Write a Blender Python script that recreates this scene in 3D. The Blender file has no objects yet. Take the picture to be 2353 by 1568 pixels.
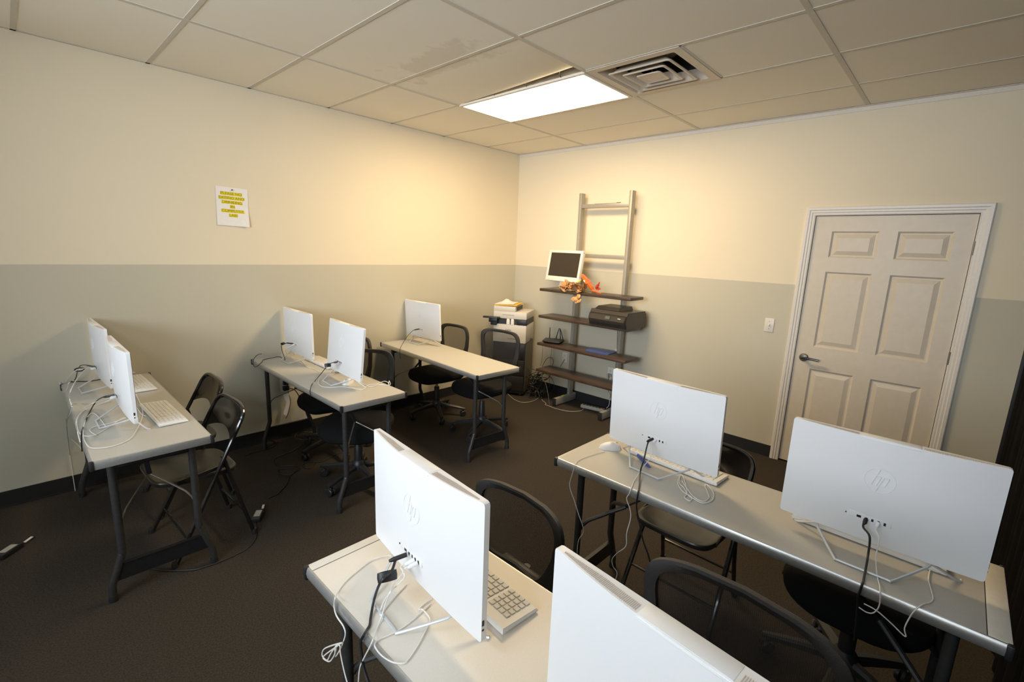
import bpy, bmesh, math, random
from mathutils import Vector, Matrix, Euler
random.seed(7)
C = bpy.context.scene.collection
PI = math.pi

# ------------------------------------------------------------------ camera
W, H, F = 2353, 1568, 1085.24
CP = Vector((-4.36959, -4.09188, 1.70082))
YAW, PITCH, ROLL = 0.75412, -0.19475, 0.03825
fw = Vector((math.cos(YAW)*math.cos(PITCH), math.sin(YAW)*math.cos(PITCH), math.sin(PITCH)))
r0 = Vector((math.sin(YAW), -math.cos(YAW), 0)); u0 = r0.cross(fw)
rt = r0*math.cos(ROLL) + u0*math.sin(ROLL)
up = -r0*math.sin(ROLL) + u0*math.cos(ROLL)
cam_d = bpy.data.cameras.new('camera'); cam = bpy.data.objects.new('camera', cam_d); C.objects.link(cam)
cam_d.sensor_fit = 'HORIZONTAL'; cam_d.sensor_width = 36.0; cam_d.lens = 36.0*F/W
cam_d.clip_start = 0.02
M = Matrix((( rt.x, up.x, -fw.x, CP.x), (rt.y, up.y, -fw.y, CP.y), (rt.z, up.z, -fw.z, CP.z), (0,0,0,1)))
cam.matrix_world = M
bpy.context.scene.camera = cam

def ray(u, v): return fw + rt*((u-W/2)/F) - up*((v-H/2)/F)
def onx(u, v, c):
    d = ray(u, v); return CP + d*((c-CP.x)/d.x)
def ony(u, v, c):
    d = ray(u, v); return CP + d*((c-CP.y)/d.y)
def onz(u, v, c):
    d = ray(u, v); return CP + d*((c-CP.z)/d.z)

# ------------------------------------------------------------------ materials
def srgb(r, g, b):
    f = lambda c: (c/255/12.92) if c/255 <= 0.04045 else ((c/255+0.055)/1.055)**2.4
    return (f(r), f(g), f(b), 1)
def mat(name, col, rough=0.5, metal=0.0, var=0.06, scale=60, bump=0.0, bscale=200, spec=0.5, coat=0.0, emit=None):
    m = bpy.data.materials.new(name); m.use_nodes = True
    nt = m.node_tree; b = nt.nodes['Principled BSDF']
    b.inputs['Roughness'].default_value = rough; b.inputs['Metallic'].default_value = metal
    b.inputs['Specular IOR Level'].default_value = spec
    if coat: b.inputs['Coat Weight'].default_value = coat
    tc = nt.nodes.new('ShaderNodeTexCoord'); n = nt.nodes.new('ShaderNodeTexNoise')
    n.inputs['Scale'].default_value = scale; n.inputs['Detail'].default_value = 4
    nt.links.new(tc.outputs['Object'], n.inputs['Vector'])
    r = nt.nodes.new('ShaderNodeValToRGB')
    lo = [max(0, c*(1-var)) for c in col[:3]] + [1]; hi = [min(1, c*(1+var)) for c in col[:3]] + [1]
    r.color_ramp.elements[0].color = lo; r.color_ramp.elements[1].color = hi
    r.color_ramp.elements[0].position = 0.3; r.color_ramp.elements[1].position = 0.7
    nt.links.new(n.outputs['Fac'], r.inputs['Fac']); nt.links.new(r.outputs['Color'], b.inputs['Base Color'])
    if bump:
        n2 = nt.nodes.new('ShaderNodeTexNoise'); n2.inputs['Scale'].default_value = bscale; n2.inputs['Detail'].default_value = 3
        nt.links.new(tc.outputs['Object'], n2.inputs['Vector'])
        bp = nt.nodes.new('ShaderNodeBump'); bp.inputs['Strength'].default_value = bump; bp.inputs['Distance'].default_value = 0.01
        nt.links.new(n2.outputs['Fac'], bp.inputs['Height']); nt.links.new(bp.outputs['Normal'], b.inputs['Normal'])
    if emit:
        b.inputs['Emission Color'].default_value = emit[0]; b.inputs['Emission Strength'].default_value = emit[1]
    return m

SPLIT = 1.4937
def wall_mat():
    m = bpy.data.materials.new('two_tone_wall_paint'); m.use_nodes = True
    nt = m.node_tree; b = nt.nodes['Principled BSDF']; b.inputs['Roughness'].default_value = 0.6
    b.inputs['Specular IOR Level'].default_value = 0.25
    g = nt.nodes.new('ShaderNodeNewGeometry'); s = nt.nodes.new('ShaderNodeSeparateXYZ')
    nt.links.new(g.outputs['Position'], s.inputs[0])
    n = nt.nodes.new('ShaderNodeTexNoise'); n.inputs['Scale'].default_value = 3; n.inputs['Detail'].default_value = 5
    nt.links.new(g.outputs['Position'], n.inputs['Vector'])
    j = nt.nodes.new('ShaderNodeMath'); j.operation = 'MULTIPLY_ADD'; j.inputs[1].default_value = 0.006; j.inputs[2].default_value = SPLIT-0.003
    nt.links.new(n.outputs['Fac'], j.inputs[0])
    c = nt.nodes.new('ShaderNodeMath'); c.operation = 'GREATER_THAN'
    nt.links.new(s.outputs['Z'], c.inputs[0]); nt.links.new(j.outputs[0], c.inputs[1])
    mx = nt.nodes.new('ShaderNodeMix'); mx.data_type = 'RGBA'
    mx.inputs['A'].default_value = WALL_LO; mx.inputs['B'].default_value = WALL_HI
    nt.links.new(c.outputs[0], mx.inputs['Factor'])
    n3 = nt.nodes.new('ShaderNodeTexNoise'); n3.inputs['Scale'].default_value = 1.6; n3.inputs['Detail'].default_value = 6
    nt.links.new(g.outputs['Position'], n3.inputs['Vector'])
    mr = nt.nodes.new('ShaderNodeMapRange'); mr.inputs['To Min'].default_value = 0.96; mr.inputs['To Max'].default_value = 1.03
    nt.links.new(n3.outputs['Fac'], mr.inputs['Value'])
    ml = nt.nodes.new('ShaderNodeMix'); ml.data_type = 'RGBA'; ml.blend_type = 'MULTIPLY'; ml.inputs['Factor'].default_value = 1
    nt.links.new(mx.outputs['Result'], ml.inputs['A']); nt.links.new(mr.outputs['Result'], ml.inputs['B'])
    nt.links.new(ml.outputs['Result'], b.inputs['Base Color'])
    n2 = nt.nodes.new('ShaderNodeTexNoise'); n2.inputs['Scale'].default_value = 160
    nt.links.new(g.outputs['Position'], n2.inputs['Vector'])
    bp = nt.nodes.new('ShaderNodeBump'); bp.inputs['Strength'].default_value = 0.08; bp.inputs['Distance'].default_value = 0.004
    nt.links.new(n2.outputs['Fac'], bp.inputs['Height']); nt.links.new(bp.outputs['Normal'], b.inputs['Normal'])
    return m
WALL_HI = (0.77, 0.675, 0.495, 1); WALL_LO = (0.54, 0.50, 0.385, 1)
m_wall = wall_mat()

def carpet_mat():
    m = bpy.data.materials.new('brown_loop_carpet'); m.use_nodes = True
    nt = m.node_tree; b = nt.nodes['Principled BSDF']; b.inputs['Roughness'].default_value = 0.95
    b.inputs['Specular IOR Level'].default_value = 0.1
    tc = nt.nodes.new('ShaderNodeTexCoord')
    v = nt.nodes.new('ShaderNodeTexVoronoi'); v.inputs['Scale'].default_value = 260
    n = nt.nodes.new('ShaderNodeTexNoise'); n.inputs['Scale'].default_value = 150; n.inputs['Detail'].default_value = 6
    for q in (v, n): nt.links.new(tc.outputs['Object'], q.inputs['Vector'])
    r = nt.nodes.new('ShaderNodeValToRGB')
    r.color_ramp.elements[0].color = (0.025, 0.0205, 0.016, 1); r.color_ramp.elements[0].position = 0.35
    r.color_ramp.elements[1].color = (0.050, 0.041, 0.032, 1); r.color_ramp.elements[1].position = 0.68
    nt.links.new(n.outputs['Fac'], r.inputs['Fac']); nt.links.new(r.outputs['Color'], b.inputs['Base Color'])
    bp = nt.nodes.new('ShaderNodeBump'); bp.inputs['Strength'].default_value = 0.25; bp.inputs['Distance'].default_value = 0.003
    nt.links.new(v.outputs['Distance'], bp.inputs['Height']); nt.links.new(bp.outputs['Normal'], b.inputs['Normal'])
    return m
m_carpet = carpet_mat()

def ceiling_mat(name, stain=False):
    m = bpy.data.materials.new(name); m.use_nodes = True
    nt = m.node_tree; b = nt.nodes['Principled BSDF']; b.inputs['Roughness'].default_value = 0.85
    b.inputs['Specular IOR Level'].default_value = 0.15
    g = nt.nodes.new('ShaderNodeNewGeometry')
    n = nt.nodes.new('ShaderNodeTexNoise'); n.inputs['Scale'].default_value = 1.2; n.inputs['Detail'].default_value = 4
    nt.links.new(g.outputs['Position'], n.inputs['Vector'])
    r = nt.nodes.new('ShaderNodeValToRGB')
    r.color_ramp.elements[0].color = (0.86, 0.795, 0.66, 1); r.color_ramp.elements[1].color = (0.92, 0.855, 0.72, 1)
    nt.links.new(n.outputs['Fac'], r.inputs['Fac'])
    col = r.outputs['Color']
    # brown water mark across the bay between the tees
    s = nt.nodes.new('ShaderNodeSeparateXYZ'); nt.links.new(g.outputs['Position'], s.inputs[0])
    n1 = nt.nodes.new('ShaderNodeTexNoise'); n1.inputs['Scale'].default_value = 7; n1.inputs['Detail'].default_value = 8; n1.inputs['Roughness'].default_value = 0.65
    nt.links.new(g.outputs['Position'], n1.inputs['Vector'])
    def band(sock, centre, half):
        a = nt.nodes.new('ShaderNodeMath'); a.operation = 'SUBTRACT'; a.inputs[1].default_value = centre; nt.links.new(sock, a.inputs[0])
        q = nt.nodes.new('ShaderNodeMath'); q.operation = 'ABSOLUTE'; nt.links.new(a.outputs[0], q.inputs[0])
        d = nt.nodes.new('ShaderNodeMath'); d.operation = 'DIVIDE'; d.inputs[1].default_value = half; nt.links.new(q.outputs[0], d.inputs[0])
        return d.outputs[0]
    bx_ = band(s.outputs['X'], -2.42, 0.22); by_ = band(s.outputs['Y'], -1.55, 0.62)
    mxm = nt.nodes.new('ShaderNodeMath'); mxm.operation = 'MAXIMUM'; nt.links.new(bx_, mxm.inputs[0]); nt.links.new(by_, mxm.inputs[1])
    add = nt.nodes.new('ShaderNodeMath'); add.operation = 'MULTIPLY_ADD'; add.inputs[1].default_value = 2.2; nt.links.new(n1.outputs['Fac'], add.inputs[0])
    sub = nt.nodes.new('ShaderNodeMath'); sub.operation = 'MULTIPLY'; sub.inputs[1].default_value = -1.0; nt.links.new(mxm.outputs[0], sub.inputs[0])
    nt.links.new(sub.outputs[0], add.inputs[2])
    mr = nt.nodes.new('ShaderNodeMapRange'); mr.inputs['From Min'].default_value = 0.42; mr.inputs['From Max'].default_value = 0.62
    nt.links.new(add.outputs[0], mr.inputs['Value'])
    mx = nt.nodes.new('ShaderNodeMix'); mx.data_type = 'RGBA'; mx.inputs['B'].default_value = (0.60, 0.50, 0.37, 1)
    sc = nt.nodes.new('ShaderNodeMath'); sc.operation = 'MULTIPLY'; sc.inputs[1].default_value = 0.32; nt.links.new(mr.outputs['Result'], sc.inputs[0])
    nt.links.new(sc.outputs[0], mx.inputs['Factor']); nt.links.new(col, mx.inputs['A'])
    nt.links.new(mx.outputs['Result'], b.inputs['Base Color'])
    n2 = nt.nodes.new('ShaderNodeTexNoise'); n2.inputs['Scale'].default_value = 220
    nt.links.new(g.outputs['Position'], n2.inputs['Vector'])
    bp = nt.nodes.new('ShaderNodeBump'); bp.inputs['Strength'].default_value = 0.06; bp.inputs['Distance'].default_value = 0.003
    nt.links.new(n2.outputs['Fac'], bp.inputs['Height']); nt.links.new(bp.outputs['Normal'], b.inputs['Normal'])
    return m
m_ceil = ceiling_mat('ceiling_board')

def wood_mat():
    m = bpy.data.materials.new('dark_walnut_veneer'); m.use_nodes = True
    nt = m.node_tree; b = nt.nodes['Principled BSDF']; b.inputs['Roughness'].default_value = 0.4
    tc = nt.nodes.new('ShaderNodeTexCoord'); mp = nt.nodes.new('ShaderNodeMapping'); mp.inputs['Scale'].default_value = (14, 1.2, 14)
    nt.links.new(tc.outputs['Object'], mp.inputs['Vector'])
    n = nt.nodes.new('ShaderNodeTexNoise'); n.inputs['Scale'].default_value = 4; n.inputs['Detail'].default_value = 8; n.inputs['Distortion'].default_value = 0.6
    nt.links.new(mp.outputs[0], n.inputs['Vector'])
    r = nt.nodes.new('ShaderNodeValToRGB'); r.color_ramp.elements[0].color = (0.026, 0.015, 0.010, 1); r.color_ramp.elements[1].color = (0.080, 0.048, 0.031, 1)
    r.color_ramp.elements[0].position = 0.3; r.color_ramp.elements[1].position = 0.7
    nt.links.new(n.outputs['Fac'], r.inputs['Fac']); nt.links.new(r.outputs['Color'], b.inputs['Base Color'])
    return m
m_wood = wood_mat()

def mesh_fabric(name, col, opacity):
    m = bpy.data.materials.new(name); m.use_nodes = True
    nt = m.node_tree; b = nt.nodes['Principled BSDF']; out = nt.nodes['Material Output']
    b.inputs['Base Color'].default_value = col; b.inputs['Roughness'].default_value = 0.8
    b.inputs['Specular IOR Level'].default_value = 0.2
    t = nt.nodes.new('ShaderNodeBsdfTransparent'); mx = nt.nodes.new('ShaderNodeMixShader')
    tc = nt.nodes.new('ShaderNodeTexCoord'); w1 = nt.nodes.new('ShaderNodeTexWave'); w2 = nt.nodes.new('ShaderNodeTexWave')
    w1.wave_type = 'BANDS'; w1.bands_direction = 'Y'; w2.bands_direction = 'Z'
    for w in (w1, w2):
        w.inputs['Scale'].default_value = 62; nt.links.new(tc.outputs['Object'], w.inputs['Vector'])
    mm = nt.nodes.new('ShaderNodeMath'); mm.operation = 'MAXIMUM'
    nt.links.new(w1.outputs['Fac'], mm.inputs[0]); nt.links.new(w2.outputs['Fac'], mm.inputs[1])
    mr = nt.nodes.new('ShaderNodeMapRange'); mr.inputs['From Min'].default_value = 0.3; mr.inputs['From Max'].default_value = 0.95
    mr.inputs['To Min'].default_value = opacity-0.22; mr.inputs['To Max'].default_value = min(1, opacity+0.2)
    nt.links.new(mm.outputs[0], mr.inputs['Value'])
    nt.links.new(mr.outputs['Result'], mx.inputs['Fac'])
    nt.links.new(t.outputs[0], mx.inputs[1]); nt.links.new(b.outputs[0], mx.inputs[2]); nt.links.new(mx.outputs[0], out.inputs['Surface'])
    return m
m_mesh = mesh_fabric('black_chair_mesh', (0.030, 0.025, 0.021, 1), 0.54)

def glass_mat():
    m = bpy.data.materials.new('thin_window_glass'); m.use_nodes = True
    nt = m.node_tree; out = nt.nodes['Material Output']; b = nt.nodes['Principled BSDF']
    b.inputs['Roughness'].default_value = 0.03; b.inputs['Base Color'].default_value = (0.9, 0.95, 1, 1)
    t = nt.nodes.new('ShaderNodeBsdfTransparent'); mx = nt.nodes.new('ShaderNodeMixShader')
    f = nt.nodes.new('ShaderNodeFresnel'); f.inputs['IOR'].default_value = 1.3
    nt.links.new(f.outputs[0], mx.inputs['Fac']); nt.links.new(t.outputs[0], mx.inputs[1]); nt.links.new(b.outputs[0], mx.inputs[2])
    nt.links.new(mx.outputs[0], out.inputs['Surface'])
    return m
m_glass = glass_mat()

m_white = mat('white_plastic', (0.84, 0.84, 0.84, 1), 0.42, var=0.004, scale=4)
m_whitetop = mat('white_trim_plastic', (0.80, 0.76, 0.70, 1), 0.45, var=0.02)
m_key = mat('white_keycap', (0.74, 0.73, 0.70, 1), 0.5, var=0.03)
m_keybase = mat('white_keyboard_shell', (0.80, 0.79, 0.76, 1), 0.45, var=0.02)
m_keygap = mat('keyboard_well', (0.60, 0.54, 0.45, 1), 0.6, var=0.05)
m_logo = mat('embossed_white', (0.78, 0.785, 0.80, 1), 0.35, var=0.01)
m_port = mat('port_black', (0.006, 0.006, 0.008, 1), 0.4)
m_screen = mat('screen_glass', (0.004, 0.004, 0.005, 1), 0.08, var=0.02)
m_slot = mat('vent_slot_shadow', (0.56, 0.48, 0.41, 1), 0.7)
m_rod = mat('brace_rod_steel', (0.20, 0.185, 0.16, 1), 0.35, metal=0.8)
m_wire = mat('silver_white_wire', (0.66, 0.68, 0.70, 1), 0.3, metal=0.35, var=0.03)
m_blackcord = mat('black_cord', (0.010, 0.010, 0.011, 1), 0.45)
m_whitecord = mat('white_cord', (0.80, 0.78, 0.74, 1), 0.45, var=0.03)
m_greycord = mat('grey_cord', (0.40, 0.37, 0.32, 1), 0.5)
m_darkcord = mat('dark_grey_cord', (0.085, 0.078, 0.068, 1), 0.5)
m_lam = mat('grey_laminate', (0.47, 0.445, 0.385, 1), 0.42, var=0.05, scale=260)
m_lamlight = mat('cream_laminate', (0.74, 0.68, 0.585, 1), 0.42, var=0.03, scale=260)
m_alu = mat('aluminium_edge', (0.60, 0.60, 0.58, 1), 0.32, metal=0.75, var=0.05)
m_endcream = mat('cream_edge_strip', (0.68, 0.63, 0.54, 1), 0.4, var=0.04)
m_blackmet = mat('black_enamel_steel', (0.016, 0.016, 0.017, 1), 0.32, metal=0.2, var=0.15)
m_darkgrey = mat('charcoal_leg_enamel', (0.040, 0.039, 0.038, 1), 0.38, metal=0.3, var=0.15)
m_gloss = mat('gloss_black_enamel', (0.010, 0.009, 0.009, 1), 0.16, var=0.1, coat=0.3)
m_panbrown = mat('worn_black_steel_pan', (0.034, 0.030, 0.025, 1), 0.32, metal=0.4, var=0.25, scale=8)
m_fab = mat('black_seat_fabric', (0.006, 0.006, 0.0065, 1), 0.9, spec=0.15, var=0.2, scale=300, bump=0.3, bscale=500)
m_blackpl = mat('black_nylon', (0.014, 0.014, 0.015, 1), 0.45, var=0.12)
m_frame = mat('black_mesh_frame', (0.019, 0.017, 0.016, 1), 0.6, var=0.2, scale=300, bump=0.25, bscale=420)
m_chrome = mat('chrome', (0.7, 0.7, 0.7, 1), 0.12, metal=1, var=0.02)
m_steel = mat('shelf_silver_paint', (0.35, 0.325, 0.27, 1), 0.42, metal=0.35, var=0.04)
m_door = mat('white_door_paint', (0.63, 0.545, 0.42, 1), 0.42, var=0.03, scale=20, bump=0.03)
m_casing = mat('white_casing_paint', (0.72, 0.67, 0.59, 1), 0.35, var=0.03)
m_base = mat('black_rubber_base', (0.012, 0.012, 0.013, 1), 0.5)
m_nickel = mat('dark_nickel', (0.30, 0.27, 0.23, 1), 0.25, metal=0.95)
m_tee = mat('ceiling_tee_paint', (0.58, 0.53, 0.44, 1), 0.5, var=0.03)
m_angle = mat('white_wall_angle_paint', (0.72, 0.65, 0.55, 1), 0.5, var=0.03)
m_ventp = mat('diffuser_paint', (0.60, 0.52, 0.42, 1), 0.45, var=0.04)
m_duct = mat('duct_metal', (0.10, 0.095, 0.085, 1), 0.4, metal=0.5, var=0.3, scale=12)
m_panel = mat('lit_diffuser', (0.9, 0.9, 0.9, 1), 0.5, emit=((1.0, 0.745, 0.43, 1), 35.0))
m_paper = mat('white_paper', (0.84, 0.80, 0.76, 1), 0.8, var=0.02)
m_yellow = mat('yellow_marker', (0.80, 0.66, 0.010, 1), 0.7, var=0.05)
m_letter = mat('dim_black_print', (0.42, 0.33, 0.01, 1), 0.8)
m_folder = mat('yellow_folder', (0.85, 0.50, 0.03, 1), 0.6)
m_copw = mat('copier_white', (0.66, 0.61, 0.52, 1), 0.45, var=0.02)
m_copb = mat('copier_black', (0.014, 0.013, 0.013, 1), 0.45)
m_copbr = mat('copier_base_side', (0.13, 0.105, 0.075, 1), 0.5)
m_print = mat('black_inkjet_plastic', (0.024, 0.020, 0.017, 1), 0.35)
m_print2 = mat('brown_black_inkjet_front', (0.036, 0.030, 0.024, 1), 0.3)
m_lcd = mat('grey_lcd', (0.10, 0.10, 0.09, 1), 0.15)
m_blue = mat('blue_plastic', (0.035, 0.065, 0.30, 1), 0.3, var=0.1)
m_tvw = mat('tv_white_bezel', (0.80, 0.77, 0.68, 1), 0.35, var=0.02)
m_tvs = mat('tv_dark_screen', (0.020, 0.014, 0.009, 1), 0.35, var=0.01)
m_orange = mat('orange_cellophane', (0.72, 0.11, 0.012, 1), 0.15, var=0.5, scale=40, coat=0.6)
m_red = mat('red_leaf', (0.42, 0.03, 0.012, 1), 0.5, var=0.3)
m_tan = mat('dry_tan_leaf', (0.54, 0.27, 0.095, 1), 0.7, var=0.35, scale=30)
m_twig = mat('dry_twig', (0.24, 0.16, 0.05, 1), 0.7)
m_plate = mat('outlet_plate', (0.70, 0.66, 0.58, 1), 0.4, var=0.02)
m_hole = mat('outlet_hole', (0.03, 0.025, 0.02, 1), 0.5)
m_neon = mat('neon_green_plastic', (0.50, 0.72, 0.02, 1), 0.4)
m_curtain = mat('black_partition_fabric', (0.0032, 0.003, 0.0032, 1), 0.9, spec=0.1, var=0.4, scale=10)
m_strip = mat('power_strip_beige', (0.36, 0.33, 0.28, 1), 0.5)
m_label = mat('white_label', (0.75, 0.72, 0.66, 1), 0.6)

# ------------------------------------------------------------------ mesh builder
class MB:
    def __init__(s): s.bm = bmesh.new()
    def _merge(s, b):
        me = bpy.data.meshes.new('tmp'); b.to_mesh(me); b.free(); s.bm.from_mesh(me); bpy.data.meshes.remove(me)
    def box(s, c, d, rot=None, bevel=0.0, seg=2):
        b = bmesh.new(); bmesh.ops.create_cube(b, size=1)
        bmesh.ops.scale(b, vec=Vector(d), verts=b.verts)
        if bevel: bmesh.ops.bevel(b, geom=list(b.edges), offset=bevel, segments=seg, affect='EDGES', profile=0.5)
        if rot: bmesh.ops.rotate(b, cent=(0,0,0), matrix=Euler(rot).to_matrix(), verts=b.verts)
        bmesh.ops.translate(b, vec=Vector(c), verts=b.verts); s._merge(b); return s
    def bb(s, x0, x1, y0, y1, z0, z1, bevel=0.0):
        return s.box(((x0+x1)/2, (y0+y1)/2, (z0+z1)/2), (abs(x1-x0), abs(y1-y0), abs(z1-z0)), bevel=bevel)
    def tube(s, pts, r, seg=8, sm=0, closed=False, rad=None):
        P = [Vector(p) for p in pts]
        if sm: P = smooth_path(P, sm, closed)
        n = len(P); rings = []
        T = []
        for i in range(n):
            a = P[i-1] if (i > 0 or closed) else P[i]; c = P[(i+1) % n] if (i < n-1 or closed) else P[i]
            t = (c-a); T.append(t.normalized() if t.length > 1e-9 else Vector((0,0,1)))
        nrm = T[0].orthogonal().normalized()
        for i in range(n):
            if i:
                q = T[i-1].rotation_difference(T[i]); nrm = (q @ nrm)
                nrm = (nrm - T[i]*nrm.dot(T[i])).normalized()
            bn = T[i].cross(nrm)
            rr = r if rad is None else r*rad(i/(n-1))
            rings.append([s.bm.verts.new(P[i] + (nrm*math.cos(2*PI*k/seg) + bn*math.sin(2*PI*k/seg))*rr) for k in range(seg)])
        m = n if closed else n-1
        off = 0
        if closed:
            best = min(range(seg), key=lambda o: (rings[-1][0].co - rings[0][o].co).length); off = best
        for i in range(m):
            A = rings[i]; B = rings[(i+1) % n]; o = off if (closed and i == n-1) else 0
            for k in range(seg):
                s.bm.faces.new((A[k], A[(k+1) % seg], B[(k+1+o) % seg], B[(k+o) % seg]))
        if not closed:
            s.bm.faces.new(list(reversed(rings[0]))); s.bm.faces.new(rings[-1])
        return s
    def lathe(s, prof, seg=20, c=(0,0,0)):
        c = Vector(c); rings = []
        for r, z in prof: rings.append([s.bm.verts.new(c+Vector((r*math.cos(2*PI*k/seg), r*math.sin(2*PI*k/seg), z))) for k in range(seg)])
        for A, B in zip(rings, rings[1:]):
            for k in range(seg): s.bm.faces.new((A[k], A[(k+1) % seg], B[(k+1) % seg], B[k]))
        s.bm.faces.new(list(reversed(rings[0]))); s.bm.faces.new(rings[-1]); return s
    def loft(s, rings, cap=True):
        R = [[s.bm.verts.new(Vector(p)) for p in ring] for ring in rings]
        n = len(R[0])
        for A, B in zip(R, R[1:]):
            for k in range(n): s.bm.faces.new((A[k], A[(k+1) % n], B[(k+1) % n], B[k]))
        if cap: s.bm.faces.new(list(reversed(R[0]))); s.bm.faces.new(R[-1])
        return s
    def prism(s, poly, vec):
        v = Vector(vec); return s.loft([[Vector(p) for p in poly], [Vector(p)+v for p in poly]])
    def sheet(s, rows, th=None, nrm=None):
        V = [[s.bm.verts.new(Vector(p)) for p in r] for r in rows]
        for A, B in zip(V, V[1:]):
            for k in range(len(A)-1): s.bm.faces.new((A[k], A[k+1], B[k+1], B[k]))
        if th:
            off = Vector(nrm)*th
            U = [[s.bm.verts.new(Vector(p)+off) for p in r] for r in rows]
            for A, B in zip(U, U[1:]):
                for k in range(len(A)-1): s.bm.faces.new((B[k], B[k+1], A[k+1], A[k]))
            def side(a, b):
                for k in range(len(a)-1): s.bm.faces.new((a[k], b[k], b[k+1], a[k+1]))
            side(V[0], U[0]); side(list(reversed(V[-1])), list(reversed(U[-1])))
            side([r[0] for r in reversed(V)], [r[0] for r in reversed(U)]); side([r[-1] for r in V], [r[-1] for r in U])
        return s
    def quad(s, *p):
        s.bm.faces.new([s.bm.verts.new(Vector(q)) for q in p]); return s
    def xf(s, mtx):
        bmesh.ops.transform(s.bm, matrix=mtx, verts=s.bm.verts); return s
    def build(s, name, m, parent=None, smooth=True, recalc=True):
        if recalc: bmesh.ops.recalc_face_normals(s.bm, faces=s.bm.faces)
        me = bpy.data.meshes.new(name); s.bm.to_mesh(me); s.bm.free()
        me.materials.append(m)
        if smooth:
            for p in me.polygons: p.use_smooth = True
            me.set_sharp_from_angle(angle=0.62)
        o = bpy.data.objects.new(name, me); C.objects.link(o)
        if parent: o.parent = parent
        return o

def smooth_path(P, n, closed=False):
    out = []; L = len(P)
    g = (lambda i: P[i % L]) if closed else (lambda i: P[max(0, min(L-1, i))])
    for i in range(L if closed else L-1):
        a, b, c, d = g(i-1), g(i), g(i+1), g(i+2)
        for k in range(n):
            t = k/n
            out.append(0.5*((2*b) + (c-a)*t + (2*a-5*b+4*c-d)*t*t + (3*b-a-3*c+d)*t*t*t))
    if not closed: out.append(P[-1])
    return out

def tag(o, label=None, cat=None, group=None, kind=None):
    if label: o['label'] = label
    if cat: o['category'] = cat
    if group: o['group'] = group
    if kind: o['kind'] = kind
    return o
def thing(name, label, cat, loc=(0,0,0), rz=0.0, group=None):
    o = bpy.data.objects.new(name, None); C.objects.link(o); o.empty_display_size = 0.05
    o.location = loc; o.rotation_euler = (0, 0, rz)
    return tag(o, label, cat, group)
def dup(root, loc, rz, label, group=None, parent=None):
    r = root.copy(); C.objects.link(r); r.location = loc; r.rotation_euler = (0, 0, rz); r['label'] = label
    if group: r['group'] = group
    def rec(src, dst):
        for ch in list(src.children):
            c = ch.copy(); C.objects.link(c); c.parent = dst; rec(ch, c)
    rec(root, r); return r
def struct(o): return tag(o, kind='structure')
def text_mesh(txt, size, depth=0.0005, bold=False, align='CENTER'):
    cu = bpy.data.curves.new('txt', 'FONT'); cu.body = txt; cu.size = size; cu.align_x = align; cu.align_y = 'CENTER'; cu.extrude = depth
    o = bpy.data.objects.new('txt', cu); C.objects.link(o)
    dg = bpy.context.evaluated_depsgraph_get(); me = bpy.data.meshes.new_from_object(o.evaluated_get(dg))
    b = bmesh.new()
    for dx in ((-.010, .010) if bold else (0,)):
        n0 = len(b.verts); b.from_mesh(me); b.verts.ensure_lookup_table()
        bmesh.ops.translate(b, vec=(dx*size, 0, dx*.004*size), verts=b.verts[n0:])
    bmesh.ops.triangulate(b, faces=b.faces); b.to_mesh(me); b.free()
    bpy.data.objects.remove(o); bpy.data.curves.remove(cu); return me
def text_obj(name, txt, size, mtx, m, parent=None, depth=0.0005, bold=False):
    me = text_mesh(txt, size, depth, bold); me.transform(mtx); me.materials.clear(); me.materials.append(m)
    o = bpy.data.objects.new(name, me); C.objects.link(o)
    if parent: o.parent = parent
    return o
# ------------------------------------------------------------------ room shell
CZ = 2.796; X0 = 0.5488; YA = 0.9605; G = 0.6096
XR, YN = -6.6, -5.0
DY0, DY1, DZ = -4.102, -3.179, 2.034
struct(MB().bb(XR-.1, .1, YN-.1, .1, -.1, 0).build('floor', m_carpet, smooth=False))
struct(MB().bb(XR-.1, .1, 0, .1, 0, 3.25).build('wall_left', m_wall, smooth=False))
wr = MB().bb(0, .12, DY1+.02, 0, 0, 3.25).bb(0, .12, YN, DY0-.02, 0, 3.25).bb(0, .12, DY0-.02, DY1+.02, DZ+.02, 3.25)
struct(wr.build('wall_right', m_wall, smooth=False))
struct(MB().bb(XR-.1, .1, YN-.1, YN, 0, 3.25).build('wall_near', m_wall, smooth=False))
WY0, WY1, WZ0, WZ1 = -4.5, -2.0, 1.42, 2.55
wb = MB().bb(XR-.1, XR, YN, WY0, 0, 3.25).bb(XR-.1, XR, WY1, 0, 0, 3.25).bb(XR-.1, XR, WY0, WY1, 0, WZ0).bb(XR-.1, XR, WY0, WY1, WZ1, 3.25)
struct(wb.build('wall_rear', m_wall, smooth=False))
wf = MB()
for a, b, c, d in ((WY0, WY1, WZ0, WZ0+.05), (WY0, WY1, WZ1-.05, WZ1), (WY0, WY0+.05, WZ0+.05, WZ1-.05), (WY1-.05, WY1, WZ0+.05, WZ1-.05), ((WY0+WY1)/2-.025, (WY0+WY1)/2+.025, WZ0+.05, WZ1-.05)):
    wf.bb(XR-.07, XR-.02, a, b, c, d, bevel=.004)
win = struct(wf.build('window_1', m_casing))
MB().bb(XR-.05, XR-.045, WY0+.05, WY1-.05, WZ0+.05, WZ1-.05).build('pane', m_glass, win, smooth=False)

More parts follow.
